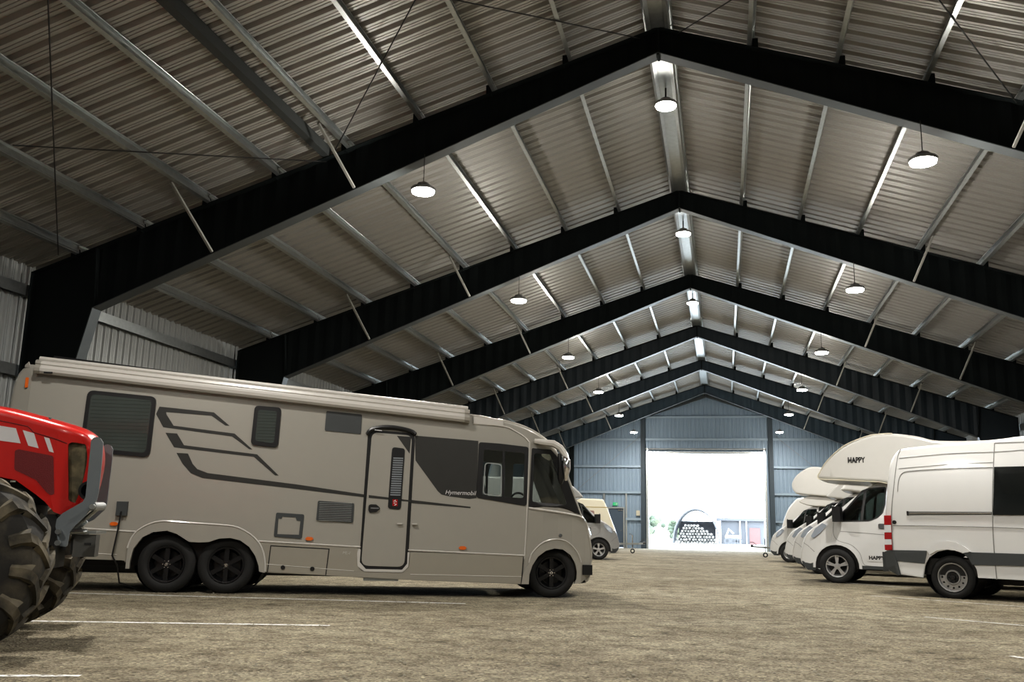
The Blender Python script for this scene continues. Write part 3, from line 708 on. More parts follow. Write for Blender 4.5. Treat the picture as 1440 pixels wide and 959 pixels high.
# windows
def hwin(tl, tr, br, bl_, r=.07, name='window', lit=False):
    o_ = rpoly([tl, tr, br, bl_], r); c = Vector(((tl[0]+br[0])/2, (tl[1]+br[1])/2))
    k = .055
    i_ = rpoly([(p[0]+(k if p[0] < c.x else -k), p[1]+(k if p[1] < c.y else -k)) for p in (tl, tr, br, bl_)], r*.7)
    o = hpan(name, o_, MT['black'], .028, .028); hpan('pane', i_, MT['wglass'], .031, .004, parent=o)
    zb = []
    return o, i_
o, i_ = hwin(q(*ZA(425, 235)), q(*ZA(756, 268)), q(*ZA(722, 560)), q(*ZA(385, 528)), .09)
a, b = q(*ZA(425, 235)), q(*ZA(722, 560))
bld = MB()
for k in range(14):
    z = b[1]+.12+k*(a[1]-b[1]-.2)/14; bld.add([(a[0]+.07, -(HW+.0315), z), (b[0]-.06, -(HW+.0315), z), (b[0]-.06, -(HW+.0335), z+.005), (a[0]+.07, -(HW+.0335), z+.005)], [(0, 1, 2, 3)])
bld.build('blind_pleats', MT['pleat'], o)
o, i_ = hwin(q(*ZA(1228, 310)), q(*ZA(1356, 320)), q(*ZA(1338, 513)), q(*ZA(1208, 498)), .06)
a, b = q(*ZA(1228, 310)), q(*ZA(1338, 513)); bld = MB()
for k in range(10):
    z = b[1]+.10+k*(a[1]-b[1]-.15)/10; bld.add([(a[0]+.06, -(HW+.0315), z), (b[0]-.05, -(HW+.0315), z), (b[0]-.05, -(HW+.0335), z+.005), (a[0]+.06, -(HW+.0335), z+.005)], [(0, 1, 2, 3)])
bld.build('blind_pleats', MT['pleat'], o)
hpan('upper_vent', rpoly([q(*ZC(475, 182)), q(*ZC(715, 206)), q(*ZC(707, 338)), q(*ZC(463, 314))], .02), MT['dgrey'], .012, .012)
# entrance door
dr = rpoly([q(*ZC(782, 326)), q(*ZC(1052, 348)), q(*ZD(1000, 562)), q(*ZD(708, 553))], [.09, .09, .1, .1])
drf = rpoly([q(*ZC(757, 306)), q(*ZC(1074, 334)), q(*ZD(1022, 586)), q(*ZD(693, 575))], [.11, .11, .13, .13])
o = hpan('entrance_door_seal', drf, MT['black'], .006, .006, [dr])
trim = rpoly([q(*ZD(682, 470)), q(*ZD(690, 440)), q(*ZD(706, 440)), q(*ZD(700, 530)), q(*ZD(740, 575)), q(*ZD(985, 580)), q(*ZD(1018, 540)), q(*ZD(1022, 460)), q(*ZD(1035, 462)), q(*ZD(1026, 560)), q(*ZD(985, 598)), q(*ZD(730, 592)), q(*ZD(684, 555))], .02)
hpan('door_trim', trim, MT['champ_lt'], .022, .02)
door = hpan('entrance_door', dr, MT['champ'], .012, .012)
hpan('door_stripe', [q(*ZC(760, 748)), q(*ZC(1045, 784)), q(*ZC(1045, 795)), q(*ZC(760, 767))], MT['charc'], .0145, .002, parent=door)
hpan('door_dark_corner', [q(*ZC(950, 350)), q(*ZC(1046, 356)), q(*ZC(1035, 470))], MT['charc'], .0145, .002, parent=door)
dw = rpoly([q(*ZC(918, 425)), q(*ZC(1005, 436)), q(*ZC(976, 848)), q(*ZC(888, 840))], .045)
dwo = hpan('door_window', dw, MT['black'], .022, .01, parent=door)
bl_ = MB(); a, b = q(*ZC(935, 490)), q(*ZC(972, 790)); dx = .012
for k in range(17):
    t = k/17; pl_ = Vector(q(*ZC(925-22*t, 500+262*t))); pr_ = Vector(q(*ZC(992-20*t, 508+262*t)))
    bl_.box((pl_.x, -(HW+.026), pl_.y-.009), (pr_.x, -(HW+.022), pl_.y+.009))
bl_.build('window_blind', MT['blind'], dwo)
p = q(*ZC(937, 800)); hpan('sticker', [(p[0]-.035, p[1]-.045), (p[0]+.035, p[1]-.045), (p[0]+.035, p[1]+.045), (p[0]-.035, p[1]+.045)], MT['redlens'], .025, .002, parent=dwo)
mb = MB()
for k, (dx_, dz_) in enumerate(((-.012, .02), (.012, .012), (-.010, -.006), (.012, -.022), (0, .03), (0, -.033))): mb.box((p[0]+dx_-.008, -(HW+.028), p[1]+dz_-.005), (p[0]+dx_+.009, -(HW+.0255), p[1]+dz_+.006))
mb.build('sticker_print', MT['decal'], dwo)
p = q(*ZD(800, 168)); hpan('door_lock', rpoly([(p[0]-.085, p[1]+.055), (p[0]+.02, p[1]+.055), (p[0]+.09, p[1]), (p[0]+.02, p[1]-.05), (p[0]-.085, p[1]-.055)], .04), MT['black'], .035, .022, parent=door)
mb = MB(); mb.box((p[0]-.055, -(HW+.042), p[1]-.004), (p[0]+.055, -(HW+.036), p[1]+.012)); mb.build('door_handle', MT['chrome'], door)
for n_, par in (((968, 268), door), ((1068, 270), HR)):
    p = q(*ZD(*n_)); mb = MB(); mb.box((p[0]-.035, -(HW+.05), p[1]-.012), (p[0]+.035, -(HW+.012), p[1]+.004)); mb.build('door_catch', MT['champ_lt'], par)
gu = MB(); pts = smoothpath([q(*ZC(750, 345)), q(*ZC(775, 310)), q(*ZC(850, 293)), q(*ZC(940, 296)), q(*ZC(1040, 318)), q(*ZC(1078, 345))], 4)
gu.tube([(u, -(HW+.03), z) for u, z in pts], [.012]+[.03]*(len(pts)-2)+[.012], 8); gu.build('door_gutter', MT['black'], HR, True)
p0, p1 = q(*ZC(800, 312)), q(*ZC(850, 318))
MB().tube([(p0[0], -(HW+.062), p0[1]), (p1[0], -(HW+.062), p1[1])], .007, 6).build('awning_light', MT['clearlens'], HR)
# fridge vent with slats
fv = rpoly([q(*ZC(418, 786)), q(*ZC(662, 804)), q(*ZC(653, 935)), q(*ZC(406, 918))], .02); a, b = q(*ZC(418, 786)), q(*ZC(653, 935))
o = hpan('fridge_vent', fv, MT['dgrey'], .018, .018)
mb = MB()
for k in range(11):
    t = (k+1)/12; z = a[1]*(1-t)+b[1]*t-.002; mb.box((a[0]+.025, -(HW+.026), z-.004), (b[0]-.025, -(HW+.016), z+.004))
mb.build('slats', MT['galv'], o)
# toilet hatch
ho = rpoly([q(*ZD(137, 195)), q(*ZD(326, 208)), q(*ZD(308, 372)), q(*ZD(120, 357))], .025)
hi = [q(*ZD(180, 222)), q(*ZD(268, 228)), q(*ZD(275, 250)), q(*ZD(300, 252)), q(*ZD(290, 345)), q(*ZD(144, 340)), q(*ZD(152, 235)), q(*ZD(172, 238))]
hpan('service_hatch', ho, MT['dgrey'], .012, .012, [hi])
hpan('hatch_lid', hi, MT['champ'], .005, .005)
# locker
lk = [q(*ZD(98, 415)), q(*ZD(497, 438)), q(*ZD(474, 617)), q(*ZD(74, 598))]; lki = [q(*ZD(104, 422)), q(*ZD(489, 444)), q(*ZD(467, 617)), q(*ZD(81, 599))]
hpan('locker_gap', lk, MT['black'], .016, .002, [lki])
for n_ in ((182, 565), (380, 574)):
    p = q(*ZD(*n_)); mb = MB(); mb.lathe([(-(HW+.02), .03), (-(HW+.03), .026), (-(HW+.03), .001)], 14, Matrix.Translation((p[0], 0, p[1]))); o = mb.build('locker_latch', MT['black'], HR)
# skirt, slightly proud and darker, with a light edge along its top
def skirt(pts): return hpan('skirt', pts, MT['champ_dk'], .014, .012)
hl = lambda x: 742.7+(x-117)*.0622
skirt([q(402/3.4286, hl(117)), q(*ZWr(60, 135)), q(*ZWr(20, 220)), q(*ZWr(-8, 330)), q(*ZWr(-25, 440)), q(175, 788), q(60, 784), q(60, 739)])
skirt([q(*ZWr(1325, 222)), q(*ZD(705, 427)), q(*ZD(690, 445)), q(*ZD(680, 540)), q(*ZD(712, 590)), q(*ZD(985, 602)), q(*ZD(1030, 560)), q(*ZD(1040, 462)), q(*ZE(405, 707)), q(*ZWf(262, 648)), q(*ZD(1040, 648)), q(*ZD(472, 618)), q(376, 804), q(*ZWr(1395, 530)), q(*ZWr(1392, 430)), q(*ZWr(1370, 320))])
def edge(pts, r=.012): mb = MB(); mb.tube([(u, -(Wh(u)+.014), z) for u, z in pts], r, 6); mb.build('skirt_edge', MT['champ_lt'], HR, True)
edge([q(60, 739.5), q(*ZWr(100, 128))]); edge([q(*ZWr(1322, 222)), q(*ZD(705, 427))]); edge([q(*ZD(1025, 448)), q(*ZE(405, 707))])
edge([q(125, 777.7), q(165, 780)], .006); edge([q(*ZWr(1398, 455)), q(*ZD(660, 590))], .005); edge([q(*ZD(1040, 612)), q(*ZWf(268, 568))], .006)
# wheel arch mouldings
def arch(o_, i_):
    mb = MB(); panel(mb, o_+i_[::-1], [], hv(.035), .05, .15); mb.build('wheel_arch', MT['champ'], HR)
arch([q(*ZWr(-20, 500))]+wa_out+[q(*ZWr(1388, 545))], [q(*ZWr(18, 500))]+wa_in)
arch(fa_out, fa_in)
lip = MB(); lip.tube([(u, -(Wh(u)+.035), z) for u, z in smoothpath(wa_out, 2)], .012, 6); lip.build('arch_lip', MT['champ_lt'], HR, True)
lip = MB(); lip.tube([(u, -(Wh(u)+.035), z) for u, z in smoothpath(fa_out[2:-2], 2)], .010, 6); lip.build('arch_lip', MT['champ_lt'], HR, True)
# seam of the cab section
sm = MB(); pts = smoothpath([q(*ZG(30, 95)), q(*ZG(290, 118)), q(*ZG(390, 160)), q(*ZG(460, 205)), q(*ZG(497, 245)), q(*ZG(505, 300)), q(*ZG(488, 790)), q(*ZWf(300, 320)), q(*ZWf(288, 345))], 3)
sm.tube([(u, -(Wh(u)+.006), z) for u, z in pts], .011, 6); sm.build('cab_seam', MT['champ_lt'], HR, True)
sm = MB(); pts = [q(*ZWf(288, 345)), q(*ZWf(262, 652))]; sm.tube([(u, -(Wh(u)+.016), z) for u, z in pts], .008, 5); sm.build('skirt_gap', MT['black'], HR)
sm = MB(); pts = [q(*ZG(500, 805)), q(*ZG(930, 870)), q(*ZG(1000, 915))]; sm.tube([(u, -(Wh(u)+.004), z) for u, z in smoothpath(pts, 5)], .016, 6); sm.build('bonnet_edge', MT['champ_lt'], HR, True)
# awning along the roof
aw = MB(); a0, a1 = q(56, 526), q(657, 595); n = 2
def awp(t, dv, dz): p = Vector(a0)*(1-t)+Vector(a1)*t; return (p.x, -(HW+dv), p.y+dz)
prof = [(0, .0), (.10, .0), (.125, .03), (.13, .07), (.105, .10), (.10, .115), (.11, .13), (.10, .165), (.06, .185), (0, .19)]
vs = [awp(t, dv, dz) for t in (0, 1) for dv, dz in prof]; k = len(prof)
aw.add(vs, [(i, i+1, k+i+1, k+i) for i in range(k-1)]); aw.build('awning', MT['champ_lt'], HR, 30)
for t0, t1 in ((-.006, .006), (.992, 1.004)):
    c = MB(); vs = [awp(t, dv*1.08, dz*1.05-.006) for t in (t0, t1) for dv, dz in prof]; c.add(vs, [(i, i+1, k+i+1, k+i) for i in range(k-1)]+[tuple(range(k)), tuple(range(k, 2*k))]); c.build('awning_end_cap', MT['champ'], HR)
c = MB(); c.tube([awp(0, .06, .2), awp(1, .04, .2)], .035, 8); c.build('roof_rail', MT['champ_lt'], HR, True)
b0, b1 = q(54, 511), q(258, 533); c = MB(); c.tube([(b0[0]+.15, -HW+.12, b0[1]+.10), (b1[0], -HW+.12, b1[1]+.07)], .035, 6); c.build('roof_bar', MT['black'], HR)
p0 = q(72, 526)
mb = MB(); mb.box((p0[0]-.05, -(HW+.137), p0[1]-.012), (p0[0]+.06, -(HW+.126), p0[1]+.010)); mb.build('awning_badge', MT['black'], HR)
# front roof cap panel (ahead of the awning)
hpan('roof_cap_panel', [q(*ZG(32, 36)), q(*ZG(286, 62)), q(*ZG(284, 116)), q(*ZG(32, 92))], MT['champ_lt'], .02, .02)
# roof units
ac = MB(); p0, p1 = q(385, 549), q(487, 562)
pt = rpoly([(p0[0], p0[1]-.03), (p0[0]+.02, p0[1]+.05), (p0[0]+.5, p0[1]+.05), (p1[0]-.12, p1[1]+.10), (p1[0], p1[1]+.06), (p1[0], p1[1]-.04)], .03)
ac.add([(u, v, z) for v in (-.75, -.1) for u, z in pt], [tuple(range(len(pt))), tuple(range(len(pt), 2*len(pt)))]+[(i, (i+1)%len(pt), len(pt)+(i+1)%len(pt), len(pt)+i) for i in range(len(pt))])
ac.build('roof_air_unit', MT['champ_lt'], HR)
p = q(452, 553); MB().lathe([(0, .06), (.09, .06), (.10, .05), (.10, .001)], 14, Matrix.Translation((p[0], -.85, p[1]-.06))@Matrix.Rotation(pi/2, 4, 'X')).build('roof_vent_pipe', MT['champ_lt'], HR, True)
# marker lamps
for px in ((160.6, 736.5), ZD(360, 371), ZD(1392, 433)):
    p = q(*px); hpan('marker_lamp', rpoly([(p[0]-.06, p[1]), (p[0]-.03, p[1]+.022), (p[0]+.03, p[1]+.022), (p[0]+.06, p[1]), (p[0]+.03, p[1]-.025), (p[0]-.03, p[1]-.025)], .012), MT['orange'], .022, .02)
p = q(38, 538); hpan('marker_lamp', rpoly([(p[0]-.02, p[1]-.07), (p[0]+.02, p[1]-.07), (p[0]+.02, p[1]+.07), (p[0]-.02, p[1]+.07)], .015), MT['orange'], .015, .014)
p = q(*ZWf(713, 105)); MB().lathe([(0, .03), (.015, .024), (.015, .001)], 12, Matrix.Translation((p[0], -Wh(p[0])-.002, p[1]))@Matrix.Scale(-1, 4, (0, 1, 0))).build('washer_cap', MT['chrome'], HR, True)
# socket with charging cable
p = q(*ZA(590, 808)); mb = MB(); mb.box((p[0]-.07, -(HW+.05), p[1]-.085), (p[0]+.07, -HW, p[1]+.10)); sk_ = mb.build('mains_socket', MT['dgrey'], HR)
e = q(163, 815); mb = MB(); mb.tube([(p[0], -(HW+.06), p[1]-.03), (p[0]-.01, -(HW+.08), p[1]-.25), (p[0]-.05, -(HW+.08), p[1]-.6), (e[0], -(HW+.02), .35), (e[0]+.02, -(HW-.1), .12), (e[0]+.2, -(HW-.3), .03)], .012, 6); mb.build('charging_cable', MT['black'], sk_, True)
# lettering
p = q(*ZE(50, 428)); p2 = q(*ZE(158, 432)); ang = atan2(p2[1]-p[1], p2[0]-p[0])
text_obj('lettering', 'Hymermobil', .085, MT['decal'], HR, (p[0], -(HW+.0085), p[1]-.01), (pi/2, -ang, 0), .25)
p = q(*ZD(582, 475)); text_obj('lettering', 'ML-I', .055, MT['champ_lt'], HR, (p[0], -(HW+.017), p[1]), (pi/2, .03, 0), .2)
# step
p0, p1 = q(*ZD(722, 636)), q(*ZD(960, 648)); mb = MB(); mb.box((p0[0], -(HW-.02), p1[1]-.02), (p1[0], -(HW-.4), p1[1]+.03)); mb.build('entry_step', MT['galv'], HR)
# underside, lower front
mb = MB(); mb.box((-2.1, -.95, .34), (4.6, .95, .75)); mb.build('underbody', MT['black'], HR)
mb = MB(); mb.box((-2.0, -.5, .22), (4.4, -.42, .34)); mb.box((-2.0, .42, .22), (4.4, .5, .34)); mb.box((1.2, -.7, .24), (2.2, .6, .4)); mb.build('chassis_rail', MT['dgrey'], HR)
for uu in (-.02, .84):
    mb = MB(); mb.lathe([(-.95, .42), (-.5, .42)], 20, Matrix.Translation((uu, 0, .40))); mb.build('wheel_well', MT['black'], HR)
# tail lamps
mb = MB()
for s in (-1, 1): mb.box((bl[0]-.02, s*.9-.08, .9), (bl[0]+.06, s*.9+.08, 1.5))
mb.build('tail_lamp', MT['redlens'], HR)
# headlights and grille on the nose
for s in (-1, 1):
    mb = MB(); u0 = q(*ZWf(1080, 60))[0]
    mb.lathe([(-.16, .02), (-.12, .12), (0, .16), (.08, .12), (.12, .02)], 18, Matrix.Translation((u0-.10, s*.66, .86))@Matrix.Rotation(radians(90), 4, 'Z')@Matrix.Scale(1.2, 4, (0, 0, 1))); mb.build('headlight', MT['clearlens'], HR, True)
u0 = q(*ZWf(1128, 330))[0]
mb = MB(); mb.box((u0-.1, -.5, .62), (u0+.03, .5, .98)); mb.build('grille', MT['dgrey'], HR)
p = q(*ZWf(1085, 500)); mb = MB(); mb.box((p[0]-.12, -.92, p[1]-.07), (p[0]+.02, -.62, p[1]+.07)); mb.build('fog_lamp', MT['black'], HR)
# mirror on its long arm
mi = MB(); pm_ = [q(*ZG(545, 245)), q(*ZG(620, 258)), q(*ZG(700, 268)), q(*ZG(755, 305)), q(*ZG(793, 365)), q(*ZG(800, 400))]
mi.tube([(u, -(Wh(u)+.05+.04*i), z) for i, (u, z) in enumerate(pm_)], [.035, .045, .05, .05, .045, .04], 8); arm = mi.build('mirror_arm', MT['champ_lt'], HR, True)
a, b = q(*ZG(800, 380)), q(*ZG(800, 580)); mi = MB()
mi.tube([(a[0]-.02, -1.30, a[1]), (a[0], -1.31, a[1]-.05), (b[0], -1.31, (a[1]+b[1])/2), (b[0]-.01, -1.3, b[1])], [.03, .06, .06, .02], 10); mi.build('mirror_head', MT['chrome'], arm, True)
a = q(*ZG(760, 560)); mi = MB(); mi.tube([(a[0]-.02, -1.25, a[1]+.35), (a[0], -1.27, a[1]), (a[0], -1.26, a[1]-.08)], [.03, .05, .02], 8); mi.build('mirror_back', MT['black'], arm, True)
# cab interior
mb = MB(); mb.box((3.4, -1.05, .95), (5.2, 1.05, 1.0)); mb.build('cab_floor', MT['dgrey'], HR)
mb = MB(); mb.box((3.95, -1.08, .7), (4.0, -.35, 2.35)); mb.box((3.95, .35, .7), (4.0, 1.08, 2.35)); mb.box((3.2, -1.08, 2.32), (4.85, 1.08, 2.36)); mb.build('cab_partition', MT['inner'], HR)
mb = MB(); mb.box((4.85, -.98, 1.0), (5.25, .98, 1.30)); mb.box((5.2, -.9, 1.0), (5.42, .9, 1.22)); mb.build('dashboard', MT['inner'], HR)
for s in (-1, 1):
    st_ = MB(); st_.box((4.15, s*.55-.25, 1.05), (4.65, s*.55+.25, 1.22)); so = st_.build('cab_seat', MT['fabric'], HR)
    b_ = MB(); b_.add([(4.22, s*.55-.24, 1.2), (4.22, s*.55+.24, 1.2), (4.10, s*.55+.2, 1.85), (4.10, s*.55-.2, 1.85), (4.36, s*.55-.24, 1.2), (4.36, s*.55+.24, 1.2), (4.20, s*.55+.18, 1.85), (4.20, s*.55-.18, 1.85)], [(0,1,2,3),(4,5,6,7),(0,1,5,4),(2,3,7,6),(0,3,7,4),(1,2,6,5)]); b_.build('backrest', MT['fabric'], so)
mb = MB(); mb.lathe([(-.02, .18), (0, .2), (.02, .18), (0, .165)], 24, Matrix.Translation((4.95, .55, 1.32))@Matrix.Rotation(radians(-60), 4, 'Z')@Matrix.Rotation(radians(90), 4, 'Z'), True); mb.build('steering_wheel', MT['black'], HR, True)
# wheels
for s in (-1, 1):
    wheel(HR, 0, .37, s*(HW-.05), s, .375, .225, 'black'); p = q(316, 801.5); wheel(HR, p[0], .37, s*(HW-.05), s, .375, .225, 'black')
    p = q(775.7, 842, -HW+.1); wheel(HR, p[0], .34, s*(HW-.12), s, .345, .225, 'black')

# ================================================================== WHITE PANEL VAN (right foreground)
SW = .99
S_ = Veh(ground(1340, 842), -28, SW, -1, 'panel_van', 'white high-roof panel van with red tail lamp, cut off by the right picture edge', 'van')
q = S_.q; SR = S_.root
def Wt(u, z):
    w = SW
    if z > 1.3: w -= .13*((z-1.3)/1.2)**2
    if u < -.85: w -= .10*min(1, ((-.85-u)/.25))**2
    if u > 3.9: w -= .26*((u-3.9)/.8)**2
    return w
def sv(off=0.0, s=-1): return lambda u, z: s*(Wt(u, z)+off)
spath = smoothpath([q(*ZS(100, 800)), q(*ZS(16, 765)), q(*ZS(14, 670)), q(*ZS(8, 480)), q(*ZS(20, 330)), q(*ZS(34, 200)), q(*ZS(52, 148)), q(*ZS(90, 117)), q(*ZS(200, 101)), q(*ZS(340, 87)), q(*ZS(595, 64)), q(*ZS(767, 42)), (2.2, 2.60), (2.9, 2.58), (3.3, 2.44), (3.9, 1.85), (4.25, 1.42), (4.5, 1.22), (4.70, 1.0), (4.76, .7), (4.74, .35)], 4)
I0 = 14*4; I1 = I0+8
mb = MB(); V_, SK = strip(mb, spath, Wt, .05, 14, lambda i, j, m_: I0+1 <= i < I1 and 6 <= j < m_-7, .03); mb.build('body_shell', MT['white'], SR, True)
MB().add(V_, SK).build('windscreen', MT['dglass'], SR, True)
def archp(cx, cz, r, n=12, z0=.32, a0=None): 
    a0 = math.asin((z0-cz)/r) if abs(z0-cz) < r else 0
    return [(cx+r*cos(t), cz+r*sin(t)) for t in [a0+(pi-2*a0)*i/n for i in range(n+1)]]
si = inset(spath, .05)
ra = [q(*ZS(520, 815)), q(*ZS(512, 770)), q(*ZS(490, 730)), q(*ZS(450, 690)), q(*ZS(410, 670)), q(*ZS(355, 664)), q(*ZS(300, 675)), q(*ZS(255, 705)), q(*ZS(235, 745)), q(*ZS(225, 815))]
sout = si[2:]+[(4.72, .33)]+archp(3.665, .36, .42)+ra+[q(*ZS(105, 797))]
swin = rpoly([(.74, 2.07), (.69, 1.325), (2.0, 1.325), (2.05, 2.07)], .03); cwin = rpoly([(2.75, 1.32), (3.62, 1.32), (3.72, 1.45), (3.15, 2.02), (2.78, 2.05)], .05)
for s in (-1, 1):
    mb = MB(); panel(mb, sout, [cwin], sv(0, s), .02, .16, s); mb.build('side_wall', MT['white'], SR, 30)
    mb = MB(); panel(mb, cwin, [], sv(-.005, s), .004, .2, s); mb.build('cab_window', MT['dglass'], SR)
    mb = MB(); panel(mb, [(.75, 2.075), (.69, 1.32), (2.0, 1.32), (2.05, 2.075)], [], sv(.022, s), .03, .16, s); mb.build('side_window', MT['bglass'], SR)
def span(name, outline, mt, off=.005, th=.006, holes=(), parent=None, g=.16, s=-1):
    mb = MB(); panel(mb, outline, holes, sv(off, s), th, g, s); return mb.build(name, mt, parent or SR)
span('side_moulding', [q(*ZS(62, 665)), q(*ZS(245, 669)), q(*ZS(232, 738)), q(*ZS(84, 725))], MT['dgrey'], .02, .02)
span('side_moulding', [q(*ZS(440, 682)), q(*ZS(475, 677)), q(*ZS(767, 686)), (3.2, .74), (3.22, .55), q(*ZS(767, 752)), q(*ZS(490, 745)), q(*ZS(470, 710))], MT['dgrey'], .02, .02)
span('wheel_arch', [q(*ZS(243, 667)), q(*ZS(270, 640)), q(*ZS(310, 620)), q(*ZS(350, 615)), q(*ZS(400, 622)), q(*ZS(450, 648)), q(*ZS(482, 674)), q(*ZS(440, 682)), q(*ZS(400, 668)), q(*ZS(350, 662)), q(*ZS(300, 668)), q(*ZS(262, 690))], MT['white'], .03, .03)
span('sill_panel', [q(*ZS(87, 727)), q(*ZS(232, 738)), q(*ZS(222, 812)), q(*ZS(105, 792))], MT['white'], .008, .008)
span('rear_bumper', [q(*ZS(14, 672)), q(*ZS(62, 666)), q(*ZS(84, 725)), q(*ZS(104, 800)), q(*ZS(90, 800)), q(*ZS(20, 765))], MT['dgrey'], .03, .05)
mb = MB(); b0 = q(*ZS(16, 765)); mb.box((b0[0]-.05, -.92, .38), (b0[0]+.12, .92, .70)); mb.build('rear_bumper', MT['dgrey'], SR)
# tail lamp in four bands
tl = [(480, 528, 'redlens'), (528, 570, 'clearlens'), (570, 605, 'redlens'), (605, 636, 'clearlens'), (636, 663, 'redlens')]
tb = span('tail_lamp', [q(*ZS(8, 478)), q(*ZS(51, 479)), q(*ZS(58, 666)), q(*ZS(12, 666))], MT['redlens'], .018, .03)
for y0, y1, m_ in tl: span('lamp_band', [q(*ZS(9+(y0-480)*.02, y0+2)), q(*ZS(50+(y0-480)*.03, y0+2)), q(*ZS(51+(y1-480)*.03, y1)), q(*ZS(9+(y1-480)*.02, y1))], MT[m_], .026, .01, parent=tb)
mb = MB(); mb.box((-1.06, .86, .75), (-.93, .96, 1.3)); mb.build('tail_lamp', MT['redlens'], SR)
def sline(name, pts, mt='seam_w', r=.005, off=.002):
    mb = MB(); P = smoothpath(pts, 5); mb.tube([(u, -(Wt(u, z)+off), z) for u, z in P], r, 5); return mb.build(name, MT[mt], SR)
sline('panel_seam', [q(*ZS(597, 85)), q(*ZS(597, 480)), q(*ZS(605, 660)), q(*ZS(620, 825))], r=.008)
sline('panel_seam', [q(*ZS(85, 168)), q(*ZS(340, 144)), q(*ZS(600, 133)), q(*ZS(767, 122))])
sline('panel_seam', [q(*ZS(85, 225)), q(*ZS(340, 203)), q(*ZS(598, 190))], r=.004)
sline('panel_seam', [q(*ZS(84, 350)), q(*ZS(88, 290)), q(*ZS(105, 252)), q(*ZS(150, 238)), q(*ZS(340, 226)), q(*ZS(597, 218))], r=.007)
sline('panel_seam', [q(*ZS(60, 532)), q(*ZS(300, 535)), q(*ZS(600, 542)), q(*ZS(767, 548))], r=.007)
sline('rear_corner_seam', [q(*ZS(90, 117)), q(*ZS(75, 170)), q(*ZS(62, 330)), q(*ZS(52, 480)), q(*ZS(60, 665))], r=.007)
sline('panel_seam', [q(*ZS(600, 84)), q(*ZS(767, 78))], r=.006)
sline('panel_seam', [(2.7, 2.2), (2.68, .34)], r=.008); sline('panel_seam', [(3.75, 1.4), (3.7, .8)], r=.006)
a, b = q(*ZS(135, 467)), q(*ZS(598, 467)); span('door_rail', [(a[0], a[1]-.03), (b[0], b[1]-.022), (b[0], b[1]+.022), (a[0], a[1]+.03)], MT['seam'], .006, .006)
span('rail_end', [(a[0], a[1]-.035), (a[0]+.03, a[1]-.035), (a[0]+.03, a[1]+.035), (a[0], a[1]+.035)], MT['black'], .01, .01)
mb = MB(); mb.tube([(a[0]+.05, -(Wt(0, 1.34)+.012), a[1]), (b[0]-.02, -(Wt(0, 1.34)+.012), b[1])], .008, 6); mb.build('rail_bar', MT['chrome'], SR, True)
p = q(*ZS(68, 515)); mb = MB(); mb.lathe([(-(Wt(*p)+.012), .001), (-(Wt(*p)+.012), .032), (-(Wt(*p)-.01), .034)], 18, Matrix.Translation((p[0], 0, p[1]))); mb.build('filler_cap', MT['black'], SR, True)
p = q(*ZS(745, 425)); span('window_sticker', rpoly([(p[0]-.09, p[1]-.07), (p[0]+.1, p[1]-.07), (p[0]+.1, p[1]+.07), (p[0]-.09, p[1]+.07)], .02), mat('faint_sticker', (.10, .14, .11), .5), .011, .002)
mb = MB(); mb.box((-.9, -.9, .36), (4.6, .9, .62)); mb.build('underbody', MT['black'], SR)
mb = MB(); mb.box((.5, -.2, .22), (1.6, .35, .4)); mb.tube([(0, -.75, .33), (0, .75, .33)], .06, 8); mb.build('rear_axle', MT['black'], SR)
mb = MB(); mb.lathe([(-.97, .40), (-.45, .40)], 22, Matrix.Translation((0, 0, .38))); mb.build('wheel_well', MT['black'], SR)
mb = MB(); mb.box((4.68, -.5, .75), (4.79, .5, 1.0)); mb.build('grille', MT['dgrey'], SR)
for s in (-1, 1):
    mb = MB(); mb.box((4.45, s*.76-.12, .85), (4.72, s*.76+.1, 1.15)); mb.build('headlight', MT['clearlens'], SR)
    mb = MB(); mb.box((3.55, s*1.12-.12, 1.35), (3.68, s*1.12+.12, 1.75)); mb.build('mirror', MT['black'], SR)
    wheel(SR, 0, .33, s*(SW-.05), s, .345, .22, 'steel', rimR=.225); wheel(SR, 3.665, .33, s*(SW-.05), s, .345, .22, 'steel', rimR=.225)
    mb = MB(); mb.box((2.9, s*.5-.25, .9), (3.35, s*.5+.25, 1.1)); so = mb.build('cab_seat', MT['fabric'], SR); MB().box((2.8, s*.5-.24, 1.1), (2.92, s*.5+.24, 1.75)).build('backrest', MT['fabric'], so)

